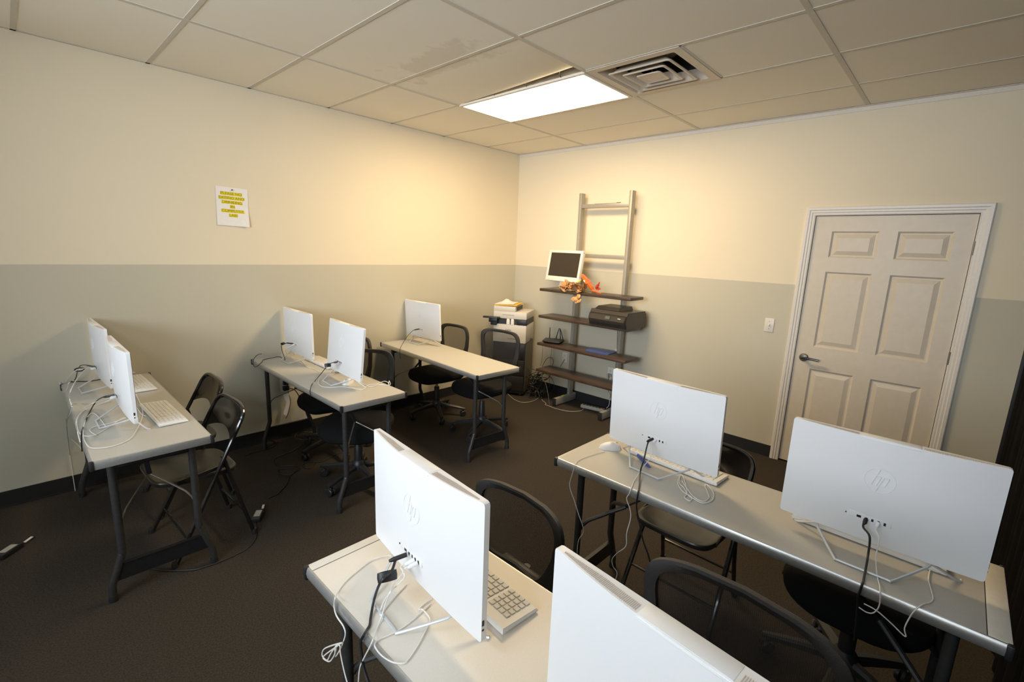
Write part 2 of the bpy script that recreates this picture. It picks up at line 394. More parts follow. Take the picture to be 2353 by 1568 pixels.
# ceiling: board with openings for the light, the lifted tile and the air diffuser
xs = [0] + [-(X0+G*k) for k in range(0, 9)]; xs = [x for x in xs if x > XR] + [XR]
ys = [0] + [-(YA+1.2192*j) for j in range(0, 4)]; ys = [y for y in ys if y > YN] + [YN]
k1, k2, k3 = -(X0+G), -(X0+2*G), -(X0+3*G)
yA, yB = -YA, -(YA+1.2192); yV = yB-G
cb = MB()
for i in range(len(xs)-1):
    for j in range(len(ys)-1):
        xa, xb, ya, yb = xs[i], xs[i+1], ys[j], ys[j+1]
        if abs(ya-yA) < .01 and (abs(xa-k1) < .01 or abs(xa-k2) < .01): continue
        if abs(ya-yB) < .01 and abs(xa-k1) < .01: ya = yV
        cb.quad((xa, ya, CZ), (xa, yb, CZ), (xb, yb, CZ), (xb, ya, CZ))
cb.quad((0, 0, 3.2), (XR, 0, 3.2), (XR, YN, 3.2), (0, YN, 3.2))
struct(cb.build('ceiling', m_ceil, smooth=False))
tg = MB(); tw = 0.012
for x in xs[1:-1]:
    if abs(x-k2) < .01: 
        tg.bb(x-tw, x+tw, yA, 0, CZ-.0025, CZ+.02); tg.bb(x-tw, x+tw, YN, yB, CZ-.0025, CZ+.02)
    elif abs(x-k1) < .01:
        tg.bb(x-tw, x+tw, YN, 0, CZ-.0025, CZ+.02)
    else: tg.bb(x-tw, x+tw, YN, 0, CZ-.0025, CZ+.02)
for y in ys[1:-1]: tg.bb(XR, 0, y-tw*1.15, y+tw*1.15, CZ-.0035, CZ+.02)
tg.bb(k2, k1, yV-tw, yV+tw, CZ-.0025, CZ+.02)
tg.bb(XR, 0, -.022, 0, CZ-.0025, CZ+.02)
struct(tg.build('trim_1', m_tee, smooth=False))
struct(MB().bb(-.006, 0, -4.43, 0, CZ-.034, CZ-.003).bb(-.026, 0, -4.43, 0, CZ-.006, CZ-.003).build('trim_2', m_angle, smooth=False))
# skirting
struct(MB().bb(XR, -.008, -.008, 0, 0, .102).bb(XR, -.008, -.016, -.008, 0, .008).build('baseboard_left', m_base, smooth=False))
struct(MB().bb(-.008, 0, DY1+.068, 0, 0, .102).bb(-.008, 0, -4.4, DY0-.068, 0, .102).build('baseboard_right', m_base, smooth=False))

# door: six moulded panels, casing, lever, hinges
m_hinge = mat('hinge_bronze', (0.20, 0.16, 0.12, 1), 0.4, metal=0.6)
def door():
    leaf = MB(); th = .035; xf_ = 0.006
    ycols = [(-3.301, -3.594), (-3.700, -3.997)]; zr = [(.235, .832), (1.015, 1.610), (1.720, 1.917)]
    cuts_y = sorted({DY0+.004, DY1-.004} | {v for c in ycols for v in c}); cuts_z = sorted({.012, DZ-.004} | {v for c in zr for v in c})
    def is_panel(y, z): return any(b < y < a for a, b in ycols) and any(a < z < b for a, b in zr)
    for y0, y1 in zip(cuts_y, cuts_y[1:]):
        for z0, z1 in zip(cuts_z, cuts_z[1:]):
            if is_panel((y0+y1)/2, (z0+z1)/2):
                rings = []
                for ins, dx in ((0, 0), (.012, .011), (.020, .011), (.050, .002), (.052, .002)):
                    rings.append([(xf_+dx, y0+ins, z0+ins), (xf_+dx, y1-ins, z0+ins), (xf_+dx, y1-ins, z1-ins), (xf_+dx, y0+ins, z1-ins)])
                V = [[leaf.bm.verts.new(Vector(p)) for p in r] for r in rings]
                for A, B in zip(V, V[1:]):
                    for k in range(4): leaf.bm.faces.new((A[k], A[(k+1) % 4], B[(k+1) % 4], B[k]))
                leaf.bm.faces.new(V[-1])
            else: leaf.quad((xf_, y0, z0), (xf_, y1, z0), (xf_, y1, z1), (xf_, y0, z1))
    leaf.bb(xf_+.0125, xf_+th, DY0+.004, DY1-.004, .012, DZ-.004)
    ya, yb = DY0+.004, DY1-.004
    leaf.quad((xf_, ya, .012), (xf_, ya, DZ-.004), (xf_+.013, ya, DZ-.004), (xf_+.013, ya, .012))
    leaf.quad((xf_, yb, .012), (xf_, yb, DZ-.004), (xf_+.013, yb, DZ-.004), (xf_+.013, yb, .012))
    bmesh.ops.remove_doubles(leaf.bm, verts=leaf.bm.verts, dist=1e-5)
    d = struct(leaf.build('door_1', m_door, smooth=False))
    # casing profile swept round the opening
    fr = MB(); w = .064
    prof = [(0, 0), (-.009, 0), (-.012, .008), (-.012, .018), (-.016, .024), (-.016, .036), (-.020, .042), (-.020, .058), (-.015, .064), (0, .064)]
    def corner(y, z, sy, sz):
        return [(dx, y+sy*o, z+sz*o) for dx, o in prof]
    fr.loft([corner(DY1, 0, 1, 0), corner(DY1, DZ, 1, 1)]); fr.loft([corner(DY0, 0, -1, 0), corner(DY0, DZ, -1, 1)]); fr.loft([corner(DY1, DZ, 1, 1), corner(DY0, DZ, -1, 1)])
    fr.bb(0, .1, DY1-.0005, DY1+.018, 0, DZ); fr.bb(0, .1, DY0-.018, DY0+.0005, 0, DZ); fr.bb(0, .1, DY0, DY1, DZ, DZ+.018)
    fr.build('door_frame', m_casing, d, smooth=False)
    lv = MB(); y = -3.248; z = .915
    lv.xf(Matrix()); 
    ro = MB().lathe([(.033, 0), (.033, .006), (.028, .011), (.012, .012), (.011, .045)], 24); ro.xf(Matrix.Translation((xf_, y, z)) @ Matrix.Rotation(-PI/2, 4, 'Y'))
    h = ro.build('door_handle', m_nickel, d)
    MB().tube([(xf_-.046, y+.006, z), (xf_-.05, y-.01, z+.001), (xf_-.052, y-.06, z+.002), (xf_-.05, y-.118, z-.002)], .0095, 10, 4).build('lever', mat('black_lever', (.012, .012, .012, 1), .25), h)
    for zz in (1.81, 1.07, .28):
        MB().tube([(-.006, DY0-.001, zz-.045), (-.006, DY0-.001, zz+.045)], .0065, 10).bb(-.004, .003, DY0-.004, DY0+.006, zz-.045, zz+.045).build('hinge', m_hinge, d)
    for o in d.children: tag(o, kind=None)
door()

# ------------------------------------------------------------------ ceiling fittings
def ceiling_light():
    t = thing('ceiling_light', 'large glowing white rectangular panel light set flush in the ceiling grid', 'ceiling light', ((k1+k2)/2, (yA+yB)/2, CZ))
    hx, hy = G/2-.008, 1.2192/2-.008
    f = MB(); w = .022
    for a in (1, -1):
        f.bb(a*(hx-w) if a > 0 else -hx, hx if a > 0 else -(hx-w), -hy, hy, -.010, .004)
        f.bb(-hx+w, hx-w, min(a*hy, a*(hy-w)), max(a*hy, a*(hy-w)), -.010, .004)
    f.build('frame', m_casing, t, smooth=False)
    MB().bb(-hx+.035, hx-.035, -hy+.02, hy-.02, .004, .10).build('housing', m_duct, t, smooth=False)
    r = .018; a, b = hx-w+.001, hy-w+.001; pts = []
    for cx, cy, a0 in ((a-r, b-r, 0), (-(a-r), b-r, PI/2), (-(a-r), -(b-r), PI), (a-r, -(b-r), 1.5*PI)):
        for k in range(6): pts.append((cx+r*math.cos(a0+k*PI/10), cy+r*math.sin(a0+k*PI/10), -.006))
    MB().prism(pts, (0, 0, .006)).build('diffuser', m_panel, t, smooth=False)
    for yy in (-.42, -.12, .2): MB().tube([(-hx-.004, yy, .0), (-hx-.014, yy+.004, .02), (-hx-.006, yy+.01, .045)], .003, 6, 3).build('spring_clip', m_chrome, t)
ceiling_light()
# lifted ceiling tile beside the light
lt = MB(); rows_b = []
N = 10
for i in range(N+1):
    row = []
    for j in range(N+1):
        s_, q_ = i/N, j/N                       # s_: from the far tee (k3) to the light (k2); q_: from yA to yB
        x = k3+.004 + (k2-.004-(k3+.004))*s_ - .012*s_*q_*q_; y = yA-.004 + (yB+.008-yA)*q_
        row.append((x, y, CZ + .001 + .038*(s_**2)*(q_**1.3)))
    rows_b.append(row)
lt.sheet(rows_b, .014, (0, 0, 1))
tag(lt.build('ceiling_tile', m_ceil), 'warped ceiling tile with brown water stain, lifted along the edge of the glowing light', 'ceiling tile')

def air_vent():
    t = thing('air_vent', 'square ceiling air diffuser with nested louvres beside the glowing panel light', 'air vent', ((k1+k2)/2, (yB+yV)/2, CZ))
    h = G/2-.002
    def ring(r, z, n=6, rad=.02):
        pts = []
        for cx, cy, a0 in ((1, 1, 0), (-1, 1, PI/2), (-1, -1, PI), (1, -1, 1.5*PI)):
            for k in range(n): pts.append((cx*(r-rad)+rad*math.cos(a0+k*PI/2/(n-1)), cy*(r-rad)+rad*math.sin(a0+k*PI/2/(n-1)), z))
        return pts
    MB().loft([ring(h, .0, rad=.004), ring(h, -.006, rad=.004), ring(h-.05, -.006, rad=.012), ring(h-.085, .055, rad=.012), ring(h-.08, .055, rad=.012), ring(h-.045, -.002, rad=.012), ring(h, .0, rad=.004)], cap=False).build('frame', m_ventp, t)
    for i, (r, z) in enumerate(((.205, -.012), (.142, -.014), (.080, -.016))):
        if i < 2: MB().loft([ring(r, z), ring(r-.004, z-.006), ring(r-.016, z-.004), ring(r-.055, z+.042), ring(r-.052, z+.045), ring(r-.012, z), ring(r, z)], cap=False).build('louvre', m_ventp, t)
        else: MB().loft([ring(r, z), ring(r-.004, z-.006), ring(r-.014, z-.004), ring(r-.045, z+.012), ring(r-.046, z+.013)]).build('centre_cone', m_ventp, t)
    d = MB(); 
    for a in (1, -1):
        d.bb(min(a*h, a*(h-.004)), max(a*h, a*(h-.004)), -h, h, .002, .26); d.bb(-h, h, min(a*h, a*(h-.004)), max(a*h, a*(h-.004)), .002, .26)
    d.bb(-h, h, -h, h, .26, .264); d.build('duct_box', m_duct, t, smooth=False)
    MB().lathe([(.14, .12), (.14, .255), (.13, .257)], 24).build('duct_collar', m_copb, t)
    MB().tube([(-.05, .1, .25), (.0, .0, 0.0)], .004, 6).tube([(.08, -.06, .25), (.0, -.01, 0.0)], .003, 6).build('hanger_wire', m_chrome, t)
air_vent()

# ------------------------------------------------------------------ folding tables
TH = 0.742
def make_table(label, cx, cy, rz, light=False, group='folding training tables'):
    t = thing('folding_table', label, 'table', (cx, cy, 0), rz, group)
    L, D = 1.50, .455; hl, hd = L/2, D/2
    ends = {1: .024 if light == 1 else 0, -1: .038 if light == 2 else (.024 if light == 1 else 0)}
    MB().bb(-hd+.008, hd-.008, -hl+.006+ends[-1], hl-.006-ends[1], TH-.022, TH).build('tabletop', m_lamlight if light == 1 else m_lam, t, smooth=False)
    # long rounded aluminium edge rails
    for sx in (1, -1):
        pr = [(sx*(hd-.010), TH), (sx*(hd-.003), TH-.001), (sx*hd, TH-.006), (sx*(hd+.002), TH-.018), (sx*hd, TH-.032), (sx*(hd-.004), TH-.038), (sx*(hd-.012), TH-.038)]
        MB().prism([(x, -hl+.008, z) for x, z in pr], (0, L-.016, 0)).build('edge_rail', m_alu, t)
    for sy in (1, -1):
        end = ends[sy]; y1 = sy*hl; y0 = sy*(hl-.010-end)
        MB().bb(-hd+.008, hd-.008, min(y0, y1), max(y0, y1), TH-.040, TH+(.0015 if end else -.0008), bevel=.003).build('end_rail', m_endcream if end else m_alu, t)
        if end: MB().bb(-hd+.008, hd-.008, min(y0-sy*.002, y0), max(y0-sy*.002, y0), TH-.02, TH+.0005).build('end_seam', m_hole, t, smooth=False)
        for sx in (1, -1):
            MB().box((sx*(hd-.003), sy*(hl-.004), TH-.020), (.018, .016, .044), bevel=.005).build('corner_cap', m_blackpl, t)
    MB().bb(-hd+.03, hd-.03, -hl+.03, hl-.03, TH-.040, TH-.022).build('apron', m_blackmet, t, smooth=False)
    for sy in (1, -1):
        yl = sy*(hl-.105)
        for sx in (1, -1):
            MB().tube([(sx*.155, yl, TH-.04), (sx*.155, yl, .27), (sx*.157, yl, .225), (sx*.168, yl, .19), (sx*.197, yl, .105), (sx*.206, yl, .075), (sx*.208, yl, .03), (sx*.208, yl, .0)], .0165, 12, 3).build('leg', m_darkgrey, t)
            MB().lathe([(.019, 0), (.0195, .012), (.017, .028)], 12, (sx*.208, yl, 0)).build('foot_cap', m_blackpl, t)
        MB().prism([(-.178, yl-.006, .175), (.178, yl-.006, .175), (.200, yl-.006, .095), (-.200, yl-.006, .095)], (0, .012, 0)).bb(-.178, .178, yl-.010, yl+.010, .172, .178).build('cross_plate', m_blackmet, t, smooth=False)
        MB().tube([(-.155, yl, .655), (.155, yl, .655)], .010, 8).build('cross_tube', m_blackmet, t)
        yj = yl-sy*.16
        br = MB().box((0, (yj+yl-sy*.36)/2, .60), (.022, math.hypot(.20, .17), .006), rot=(-sy*math.atan2(.17, .20), 0, 0))
        br.build('brace_strut', m_blackmet, t, smooth=False)
        for sx in (1, -1):
            MB().tube([(sx*.006, yj, .512), (sx*.118, yl-sy*.03, .43), (sx*.142, yl-sy*.004, .385)], .0045 if not light else .010, 8, 2).build('brace_rod', m_rod if not light else m_darkgrey, t)
    return t
make_table('grey folding table farthest left, with two white keyboards and two black folding chairs', -4.004, -.792, 0)
make_table('grey folding table with two folded-cable computers, between the folding chairs table and the copier table', -2.888, -.800, 0)
make_table('grey folding table near the copier holding only one computer', -1.760, -.810, -.055)
make_table('cream topped folding table in the foreground, closest to the camera', -3.636, -3.552, 0, 1)
make_table('grey folding table in front of the white door holding a white mouse at its corner', -2.476, -3.586, 0, 2)
# ------------------------------------------------------------------ desktop computers
BW, BH, BZ = .541, .355, .054
def bulge(y, z):
    e = min(1, abs(2*y/BW)); return -.024*(1-e**2.2)*(0.35+.65*min(1, max(0, z/.10)))
def backx(y, z): return bulge(y, z)
def make_computer(label, x, y, rz, tilt):
    t = thing('desktop_computer', label, 'computer', (x, y, TH), rz, 'white all-in-one computers')
    T = .015; r = .008
    zs = [0, .0025, .008, .03, .06, .10, .16, .22, .28, .32, BH-.008, BH-.0025, BH]
    def hw(z):
        d = min(z, BH-z)
        return BW/2 - (r - math.sqrt(max(0, r*r-(r-d)**2)) if d < r else 0)
    NU = 28; rows = []; front = []
    for z in zs:
        w = hw(z); rows.append([(backx(-w+2*w*k/NU, z), -w+2*w*k/NU, z) for k in range(NU+1)])
        front.append([(T, -w+2*w*k/NU, z) for k in range(NU+1)])
    b = MB()
    V = [[b.bm.verts.new(Vector(p)) for p in rr] for rr in rows]; U = [[b.bm.verts.new(Vector(p)) for p in rr] for rr in front]
    for S_ in (V, U):
        for A, B in zip(S_, S_[1:]):
            for k in range(NU): b.bm.faces.new((A[k], A[k+1], B[k+1], B[k]))
    for A, B in ((V[0], U[0]), (V[-1], U[-1])):
        for k in range(NU): b.bm.faces.new((A[k], A[k+1], B[k+1], B[k]))
    for k in (0, -1):
        for i in range(len(zs)-1): b.bm.faces.new((V[i][k], V[i+1][k], U[i+1][k], U[i][k]))
    body = b.build('body', m_white, t)
    body.location = (0, 0, BZ); body.rotation_euler = (0, -tilt, 0)
    MB().bb(T, T+.0025, -BW/2+.006, BW/2-.006, .030, BH-.006, bevel=.001).build('screen', m_screen, body)
    MB().bb(T, T+.002, -BW/2+.006, BW/2-.006, .004, .029).build('chin', m_white, body)
    # top trim with two rows of vent slots and a plain centre with a lip
    MB().bb(backx(0, .2)+.0012, T-.002, -.075, .075, BH-.002, BH+.0007, bevel=.0003).bb(backx(0, .2)-.0012, backx(0, .2)+.004, -.075, .075, BH-.0075, BH-.0045, bevel=.0005).build('camera_lip', m_white, body)
    for sgn in (1, -1):
        v = MB(); n = 52
        for k in range(n):
            yy = sgn*(.082 + (BW/2-.024-.082)*k/(n-1)); x0 = backx(yy, .2)+.004; x1 = min(.004, x0+.017)
            v.box(((x0+x1)/2, yy, BH+.0004), (x1-x0, .0015, .0008))
        v.build('vent_slots', m_slot, body, smooth=False)
    # round emblem with slanted letters, moulded in the same white
    lg = MB(); zc = .222; yc = .005; R = .040
    def P(u, v):
        yy = yc-u; zz = zc+v; return (backx(yy, zz)-.0006, yy, zz)
    lg.tube([P(R*math.cos(a), R*math.sin(a)) for a in [2*PI*k/40 for k in range(40)]], .0007, 5, closed=True)
    sl = .30
    def stroke(pts, w=.0016): lg.tube([P(u+sl*v, v) for u, v in pts], w, 6, 2)
    stroke([(-.0145, -.018), (-.0145, .037)]); stroke([(-.0145, .013), (-.004, .014), (-.0015, .010), (-.0015, -.018)])
    stroke([(.0055, .013), (.0055, -.037)]); stroke([(.0055, .013), (.016, .014), (.0185, .010), (.0185, -.013), (.016, -.017), (.0055, -.017)])
    lg.build('logo', m_logo, body)
    pp = MB(); pz = .083; xb = backx(0, pz)
    pp.box((xb-.0006, .012, pz+.003), (.0022, .112, .022), bevel=.0008); pp.build('port_panel', m_white, body)
    for yy, w, h in ((.076, .003, .004), (.057, .005, .012), (.040, .012, .008), (.020, .007, .007), (.004, .006, .009), (-.012, .006, .010), (-.028, .006, .010)):
        MB().box((backx(yy, pz)-.0012, yy, pz), (.0022, w, h)).build('port', m_port, body, smooth=False)
    MB().box((.004, -BW/2-.0004, .052), (.006, .0012, .014)).build('port', m_port, body, smooth=False)
    MB().box((.004, -BW/2-.0004, .034), (.005, .0012, .005)).build('port', m_port, body, smooth=False)
    # bent wire stand
    s = MB(); rr = .0042
    s.tube([(.062, .228, rr), (.052, .215, rr+.001), (.012, .152, BZ-.006), (.004, .150, BZ-.004), (-.010, .146, BZ-.012), (-.103, .078, rr+.003), (-.110, .070, rr), (-.110, .060, rr), (-.110, -.060, rr), (-.110, -.070, rr), (-.103, -.078, rr+.003), (-.010, -.146, BZ-.012), (.004, -.150, BZ-.004), (.012, -.152, BZ-.006), (.052, -.215, rr+.001), (.062, -.228, rr)], rr, 8, 2)
    s.tube([(.006, .15, BZ-.004), (.006, -.15, BZ-.004)], .0035, 8)
    for yy in (.15, .1, -.1, -.15): s.box((.006, yy, BZ-.0005), (.008, .010, .007))
    s.build('stand', m_wire, t)
    return t
COMP = {
 '1a': (-4.05, -.290, .036, 0.0, 'white computer on the left table with cables, the one against the left wall'),
 '1b': (-4.045, -1.04, .010, 0.0, 'white computer on the left table, nearer the camera of its two'),
 '2a': (-2.845, -.300, -.010, 0.0, 'white computer at the wall end of the middle table'),
 '2b': (-2.855, -1.06, -.055, -.10, 'white computer at the front of the middle table, with a white mouse under its edge'),
 '3a': (-1.62, -.292, .030, .05, 'white computer standing alone on the table near the copier'),
 '4a': (-3.692, -3.146, -.086, 0.0, 'large white computer on the cream foreground table with thick black cable tie'),
 '4b': (-3.745, -3.884, -.092, 0.0, 'white computer cut off by the bottom edge of the photo, slotted vents along its top'),
 '5a': (-2.430, -3.212, -.064, .035, 'white computer beside the white mouse on the table in front of the door'),
 '5b': (-2.517, -4.006, -.004, .0, 'rightmost large white computer with clear round emblem, in front of the white door'),
}
comp = {k: make_computer(v[4], *v[:4]) for k, v in COMP.items()}
def cw(k, n, u, z):
    """point in the world from a computer's own axes: n towards screen, u to the left seen from behind, z above the table"""
    x, y, a = COMP[k][:3]; return Vector((x + n*math.cos(a) - u*math.sin(a), y + n*math.sin(a) + u*math.cos(a), TH+z))
bpy.context.view_layer.update()

# ------------------------------------------------------------------ keyboards
ROWS = [[1]*16, [1]*13+[2, 1], [1.5]+[1]*12+[1.5, 1], [1.75]+[1]*11+[2.25, 1], [2.25]+[1]*10+[1.75, 1, 1], [1.25, 1.25, 1.25, 5, 1, 1, 1.25, 1, 1, 1]]
def make_keyboard(label, loc, rz, detail):
    t = thing('keyboard', label, 'keyboard', loc, rz, 'white keyboards')
    L, D = .432, .125                     # local x: depth (user at +x), y: length
    MB().loft([[(-D/2, -L/2, .004), (D/2, -L/2, .003), (D/2, L/2, .003), (-D/2, L/2, .004)], [(-D/2-.001, -L/2-.002, .012), (D/2+.001, -L/2-.002, .008), (D/2+.001, L/2+.002, .008), (-D/2-.001, L/2+.002, .012)], [(-D/2+.003, -L/2+.002, .0185), (D/2-.003, -L/2+.002, .0125), (D/2-.003, L/2-.002, .0125), (-D/2+.003, L/2-.002, .0185)]]).build('shell', m_keybase, t)
    MB().bb(-D/2+.01, D/2-.006, -L/2+.006, L/2-.006, .004, .0125).xf(Matrix.Translation((0, 0, .0026)) @ Matrix.Rotation(.046, 4, 'Y')).build('well', m_keygap, t, smooth=False)
    for sy in (1, -1): MB().bb(-D/2+.006, -D/2+.018, sy*.18-.015, sy*.18+.015, 0, .005).bb(D/2-.018, D/2-.006, sy*.18-.015, sy*.18+.015, 0, .004).build('foot', m_keybase, t, smooth=False)
    ku = (L-.020)/21.0; kd = .0178; protos = {}
    allk = None if detail else MB()
    for ri, row in enumerate(ROWS):
        xr = -D/2+.020+ri*kd + (.004 if ri else 0); y = L/2-.010
        scale = 16.0/sum(row); cells = [w*scale for w in row]
        pos = []
        yy = y
        for w in cells: pos.append((yy-w*ku/2, w)); yy -= w*ku
        if not (detail and ri == 0):
            for k in range(4): pos.append((yy-ku*(.9+k), 1.0))
        for yc, w in pos:
            zc = .0165-(xr+D/2)*.046+.0030; d = kd-.0030 if ri else kd-.007
            if allk: allk.box((xr, yc, zc), (d, w*ku-.0030, .0035), rot=(0, .046, 0))
            else:
                key = (round(w, 2), ri == 0)
                if key not in protos:
                    o = MB().box((0, 0, 0), (d, w*ku-.0030, .0035), rot=(0, .046, 0), bevel=.0009, seg=1).build('key', m_key, t); protos[key] = o
                else:
                    o = protos[key].copy(); C.objects.link(o); o.parent = t
                o.location = (xr, yc, zc)
    if allk: allk.build('keys', m_key, t, smooth=False)
    return t
make_keyboard('white keyboard on the cream foreground table, partly hidden by the computer', (-3.545, -3.185, TH), -.07, True)
make_keyboard('white keyboard on the left table in front of the nearer computer', (-3.886, -1.055, TH), .03, False)
make_keyboard('white keyboard on the left table in front of the computer against the wall', (-3.888, -.325, TH), .03, False)
make_keyboard('white keyboard on the middle table behind the computer at the wall end', (-2.735, -.50, TH), .0, False)
make_keyboard('white keyboard mostly hidden behind the computer beside the white mouse', (-2.345, -3.262, TH), -.05, False)
make_keyboard('white keyboard mostly hidden behind the rightmost computer in front of the door', (-2.395, -3.985, TH), -.02, False)
make_keyboard('white keyboard end showing left of the computer cut off by the bottom edge', (-3.60, -3.93, TH), -.08, False)

# ------------------------------------------------------------------ mice
def make_mouse(label, loc, rz, pos=None):
    t = thing('computer_mouse', label, 'mouse', loc, rz, 'white computer mice')
    rings = []
    for i in range(13):
        a = -1+2*i/12; s_ = math.sqrt(max(.0005, 1-a*a)); wy = .030*s_**.7; hz = .034*(s_**.9)*(1-.18*a)
        rings.append([(a*.056, wy*math.cos(q), max(.0, hz*max(0, math.sin(q))**.8) if math.sin(q) > 0 else .0) for q in [2*PI*k/16 for k in range(16)]])
    MB().loft(rings).build('shell', m_keybase, t)
    MB().lathe([(.007, -.0025), (.007, .0025)], 12).xf(Matrix.Translation((-.030, 0, .0285)) @ Matrix.Rotation(PI/2, 4, 'X')).build('scroll_wheel', m_greycord, t)
    return t
make_mouse('white mouse at the left corner of the table in front of the door', onz(1402, 1031, TH), 2.3)
make_mouse('white mouse under the front edge of the computer on the middle table', onz(800, 881, TH), .6)
make_mouse('white mouse beyond the far keyboard on the left table', onz(313, 855, TH), .3)

# ------------------------------------------------------------------ cables
def cable(label, pts, r, m, cat='cable', name='cable', group=None, sm=5, seg=7, plug=None, tie=None):
    root = MB().tube(pts, r, seg, sm).build(name, m)
    tag(root, label, cat, group)
    if plug:
        a, b, w, col, nm = plug
        d = Vector(b)-Vector(a)
        MB().tube([Vector(a), Vector(a)+d*.75, Vector(b)], w, 10, 0, rad=lambda t: 1 if t < .7 else .55).build('plug', col, root)
    if tie:
        c, ax, R, w = tie
        T = Matrix.Translation(Vector(c)) @ Vector(ax).to_track_quat('Z', 'Y').to_matrix().to_4x4()
        MB().loft([[(q*math.cos(a)*1.25, q*math.sin(a)*.62, h) for a in [2*PI*k/14 for k in range(14)]] for q, h in ((R*.72, -w), (R, -w), (R*1.05, 0), (R, w), (R*.72, w), (R*.66, 0), (R*.72, -w))], cap=False).xf(T).build('cable_tie', m_blackcord, root)
    return root
z2 = lambda x, y: (x/4.78+720, y/4.78+1240)
z5 = lambda x, y: (x/2.751+1200, y/2.751+830)
z6 = lambda x, y: (x/2.4196+1700, y/2.4196+920)
zb = lambda x, y: (x/5.8075+560, y/5.8075+670)
z3 = lambda x, y: (x/5.8075+860, y/5.8075+660)
z1 = lambda x, y: (x/4.4808+100, y/4.4808+680)
zf = lambda x, y: (x/5.2275+560, y/5.2275+900)
zr = lambda x, y: (x/5.228+1200, y/5.228+690)
TZ = TH+.004
def T_(f, pts, z=TZ): return [onz(*f(*p), z) for p in pts]
def X_(f, pts, x):
    out = []
    for p in pts:
        q = onx(*f(*p), x)
        hanging = min(abs(x-e) for e in (R1-.003, R2-.003, R4-.004, R4-.010, R5-.004, R5-.006, R3)) < .0061
        if -4.4 < x < -1.4 and not hanging and q.z < TZ: q = onz(*f(*p), TZ)
        q.y = min(q.y, -.03); out.append(q)
    return out
R4 = -3.636-.2275-.006; R5 = -2.476-.2275-.006; R2 = -2.888-.2275-.006; R1 = -4.004-.2275-.006; R3 = -1.99

# foreground computer
p0 = cw('4a', -.030, .020, .137)
cable('black power cable with a thick black tie behind the large foreground computer',
      [p0, cw('4a', -.055, .030, .130)] + X_(z2, [(860, 345)], -3.765) + X_(z2, [(745, 460), (670, 650), (632, 850)], -3.80) + T_(z2, [(618, 945), (585, 1000)]) + X_(z2, [(555, 1055), (522, 1130), (535, 1300), (560, 1430), (610, 1580)], R4-.004),
      .0036, m_blackcord, plug=(p0, cw('4a', -.075, .036, .128), .0062, m_blackcord, 0), tie=(onx(*z2(812, 405), -3.775), (.2, .5, 1), .020, .012))
for i, (uo, lab, pts) in enumerate(((-.012, 'white usb cable running from the foreground computer off the table edge', None), (-.028, 'white usb cable curling under the foreground computer beside its stand', None))):
    a = cw('4a', -.026, uo, .137); b = cw('4a', -.060, uo+.010, .128)
    if i == 1: path = [a, b] + X_(z2, [(1000, 420), (905, 520)], -3.76) + X_(z2, [(850, 575), (800, 690)], -3.80) + T_(z2, [(745, 860)], TZ+.006) + T_(z2, [(690, 1005)]) + X_(z2, [(640, 1140), (540, 1340), (508, 1430), (495, 1580)], R4-.004)
    else: path = [a, b] + X_(z2, [(985, 365), (900, 470)], -3.76) + X_(z2, [(830, 600), (770, 690)], -3.79) + T_(z2, [(738, 790), (742, 832), (790, 760), (905, 620), (1020, 500)])
    cable(lab, path, .0019, m_whitecord, plug=(a, cw('4a', -.052, uo+.004, .132), .0058, m_white, 0))
cable('white cable hanging in a tied bundle at the left corner of the foreground table',
      T_(z2, [(860, 180), (800, 180), (640, 232), (500, 335), (350, 465), (262, 590)]) + X_(z2, [(240, 640), (228, 730), (255, 840), (330, 955), (352, 1040), (325, 1140), (290, 1220), (240, 1290)], R4-.004) + X_(z2, [(250, 1180), (190, 1260), (150, 1330), (100, 1280), (110, 1215), (180, 1175), (320, 1135), (245, 1175), (235, 1260), (190, 1335), (150, 1335), (110, 1290), (240, 1190), (290, 1165), (300, 1260), (340, 1450), (375, 1580)], R4-.010),
      .0019, m_whitecord)
cable('white cable looped on the cream foreground table beside the wire stand',
      T_(z2, [(1300, 660), (1245, 690), (1160, 765), (1205, 775), (1280, 872), (1255, 960), (1150, 1165), (1045, 1320), (985, 1362), (870, 1350), (760, 1285), (690, 1205), (675, 1150), (725, 1100), (880, 1030), (1050, 922), (1190, 800), (1290, 710)]),
      .0018, m_whitecord)
# table in front of the door, computer with mouse
p0 = cw('5a', -.028, .020, .137)
cable('black power cable hanging from the computer beside the white mouse', [p0, cw('5a', -.055, .026, .125)] + X_(z5, [(770, 620), (747, 700)], -2.58) + T_(z5, [(740, 790)]) + X_(z5, [(733, 830), (722, 920), (738, 1010), (748, 1060), (765, 1140), (800, 1240), (830, 1380), (848, 1500)], R5-.004), .0034, m_blackcord,
      plug=(p0, cw('5a', -.06, .03, .128), .006, m_blackcord, 0))
a = cw('5a', -.026, .004, .137)
cable('white usb cable dangling over the table edge below the computer beside the mouse', [a, cw('5a', -.05, .012, .126)] + X_(z5, [(815, 600), (765, 670)], -2.55) + T_(z5, [(712, 752), (692, 800)]) + X_(z5, [(676, 840), (660, 872), (682, 940), (684, 1000), (660, 1090), (655, 1170), (600, 1215), (568, 1255), (575, 1300), (600, 1345), (572, 1420)], R5-.004), .0018, m_whitecord,
      plug=(a, cw('5a', -.045, .008, .13), .0056, m_white, 0))
cable('white mouse cable dropping over the near edge of the table in front of the door', T_(z5, [(522, 572), (470, 585), (400, 608), (352, 632)]) + X_(z5, [(335, 655), (318, 710), (300, 790), (330, 885), (355, 965), (388, 1072), (358, 1130), (348, 1200), (348, 1290)], R5-.004), .0017, m_whitecord)
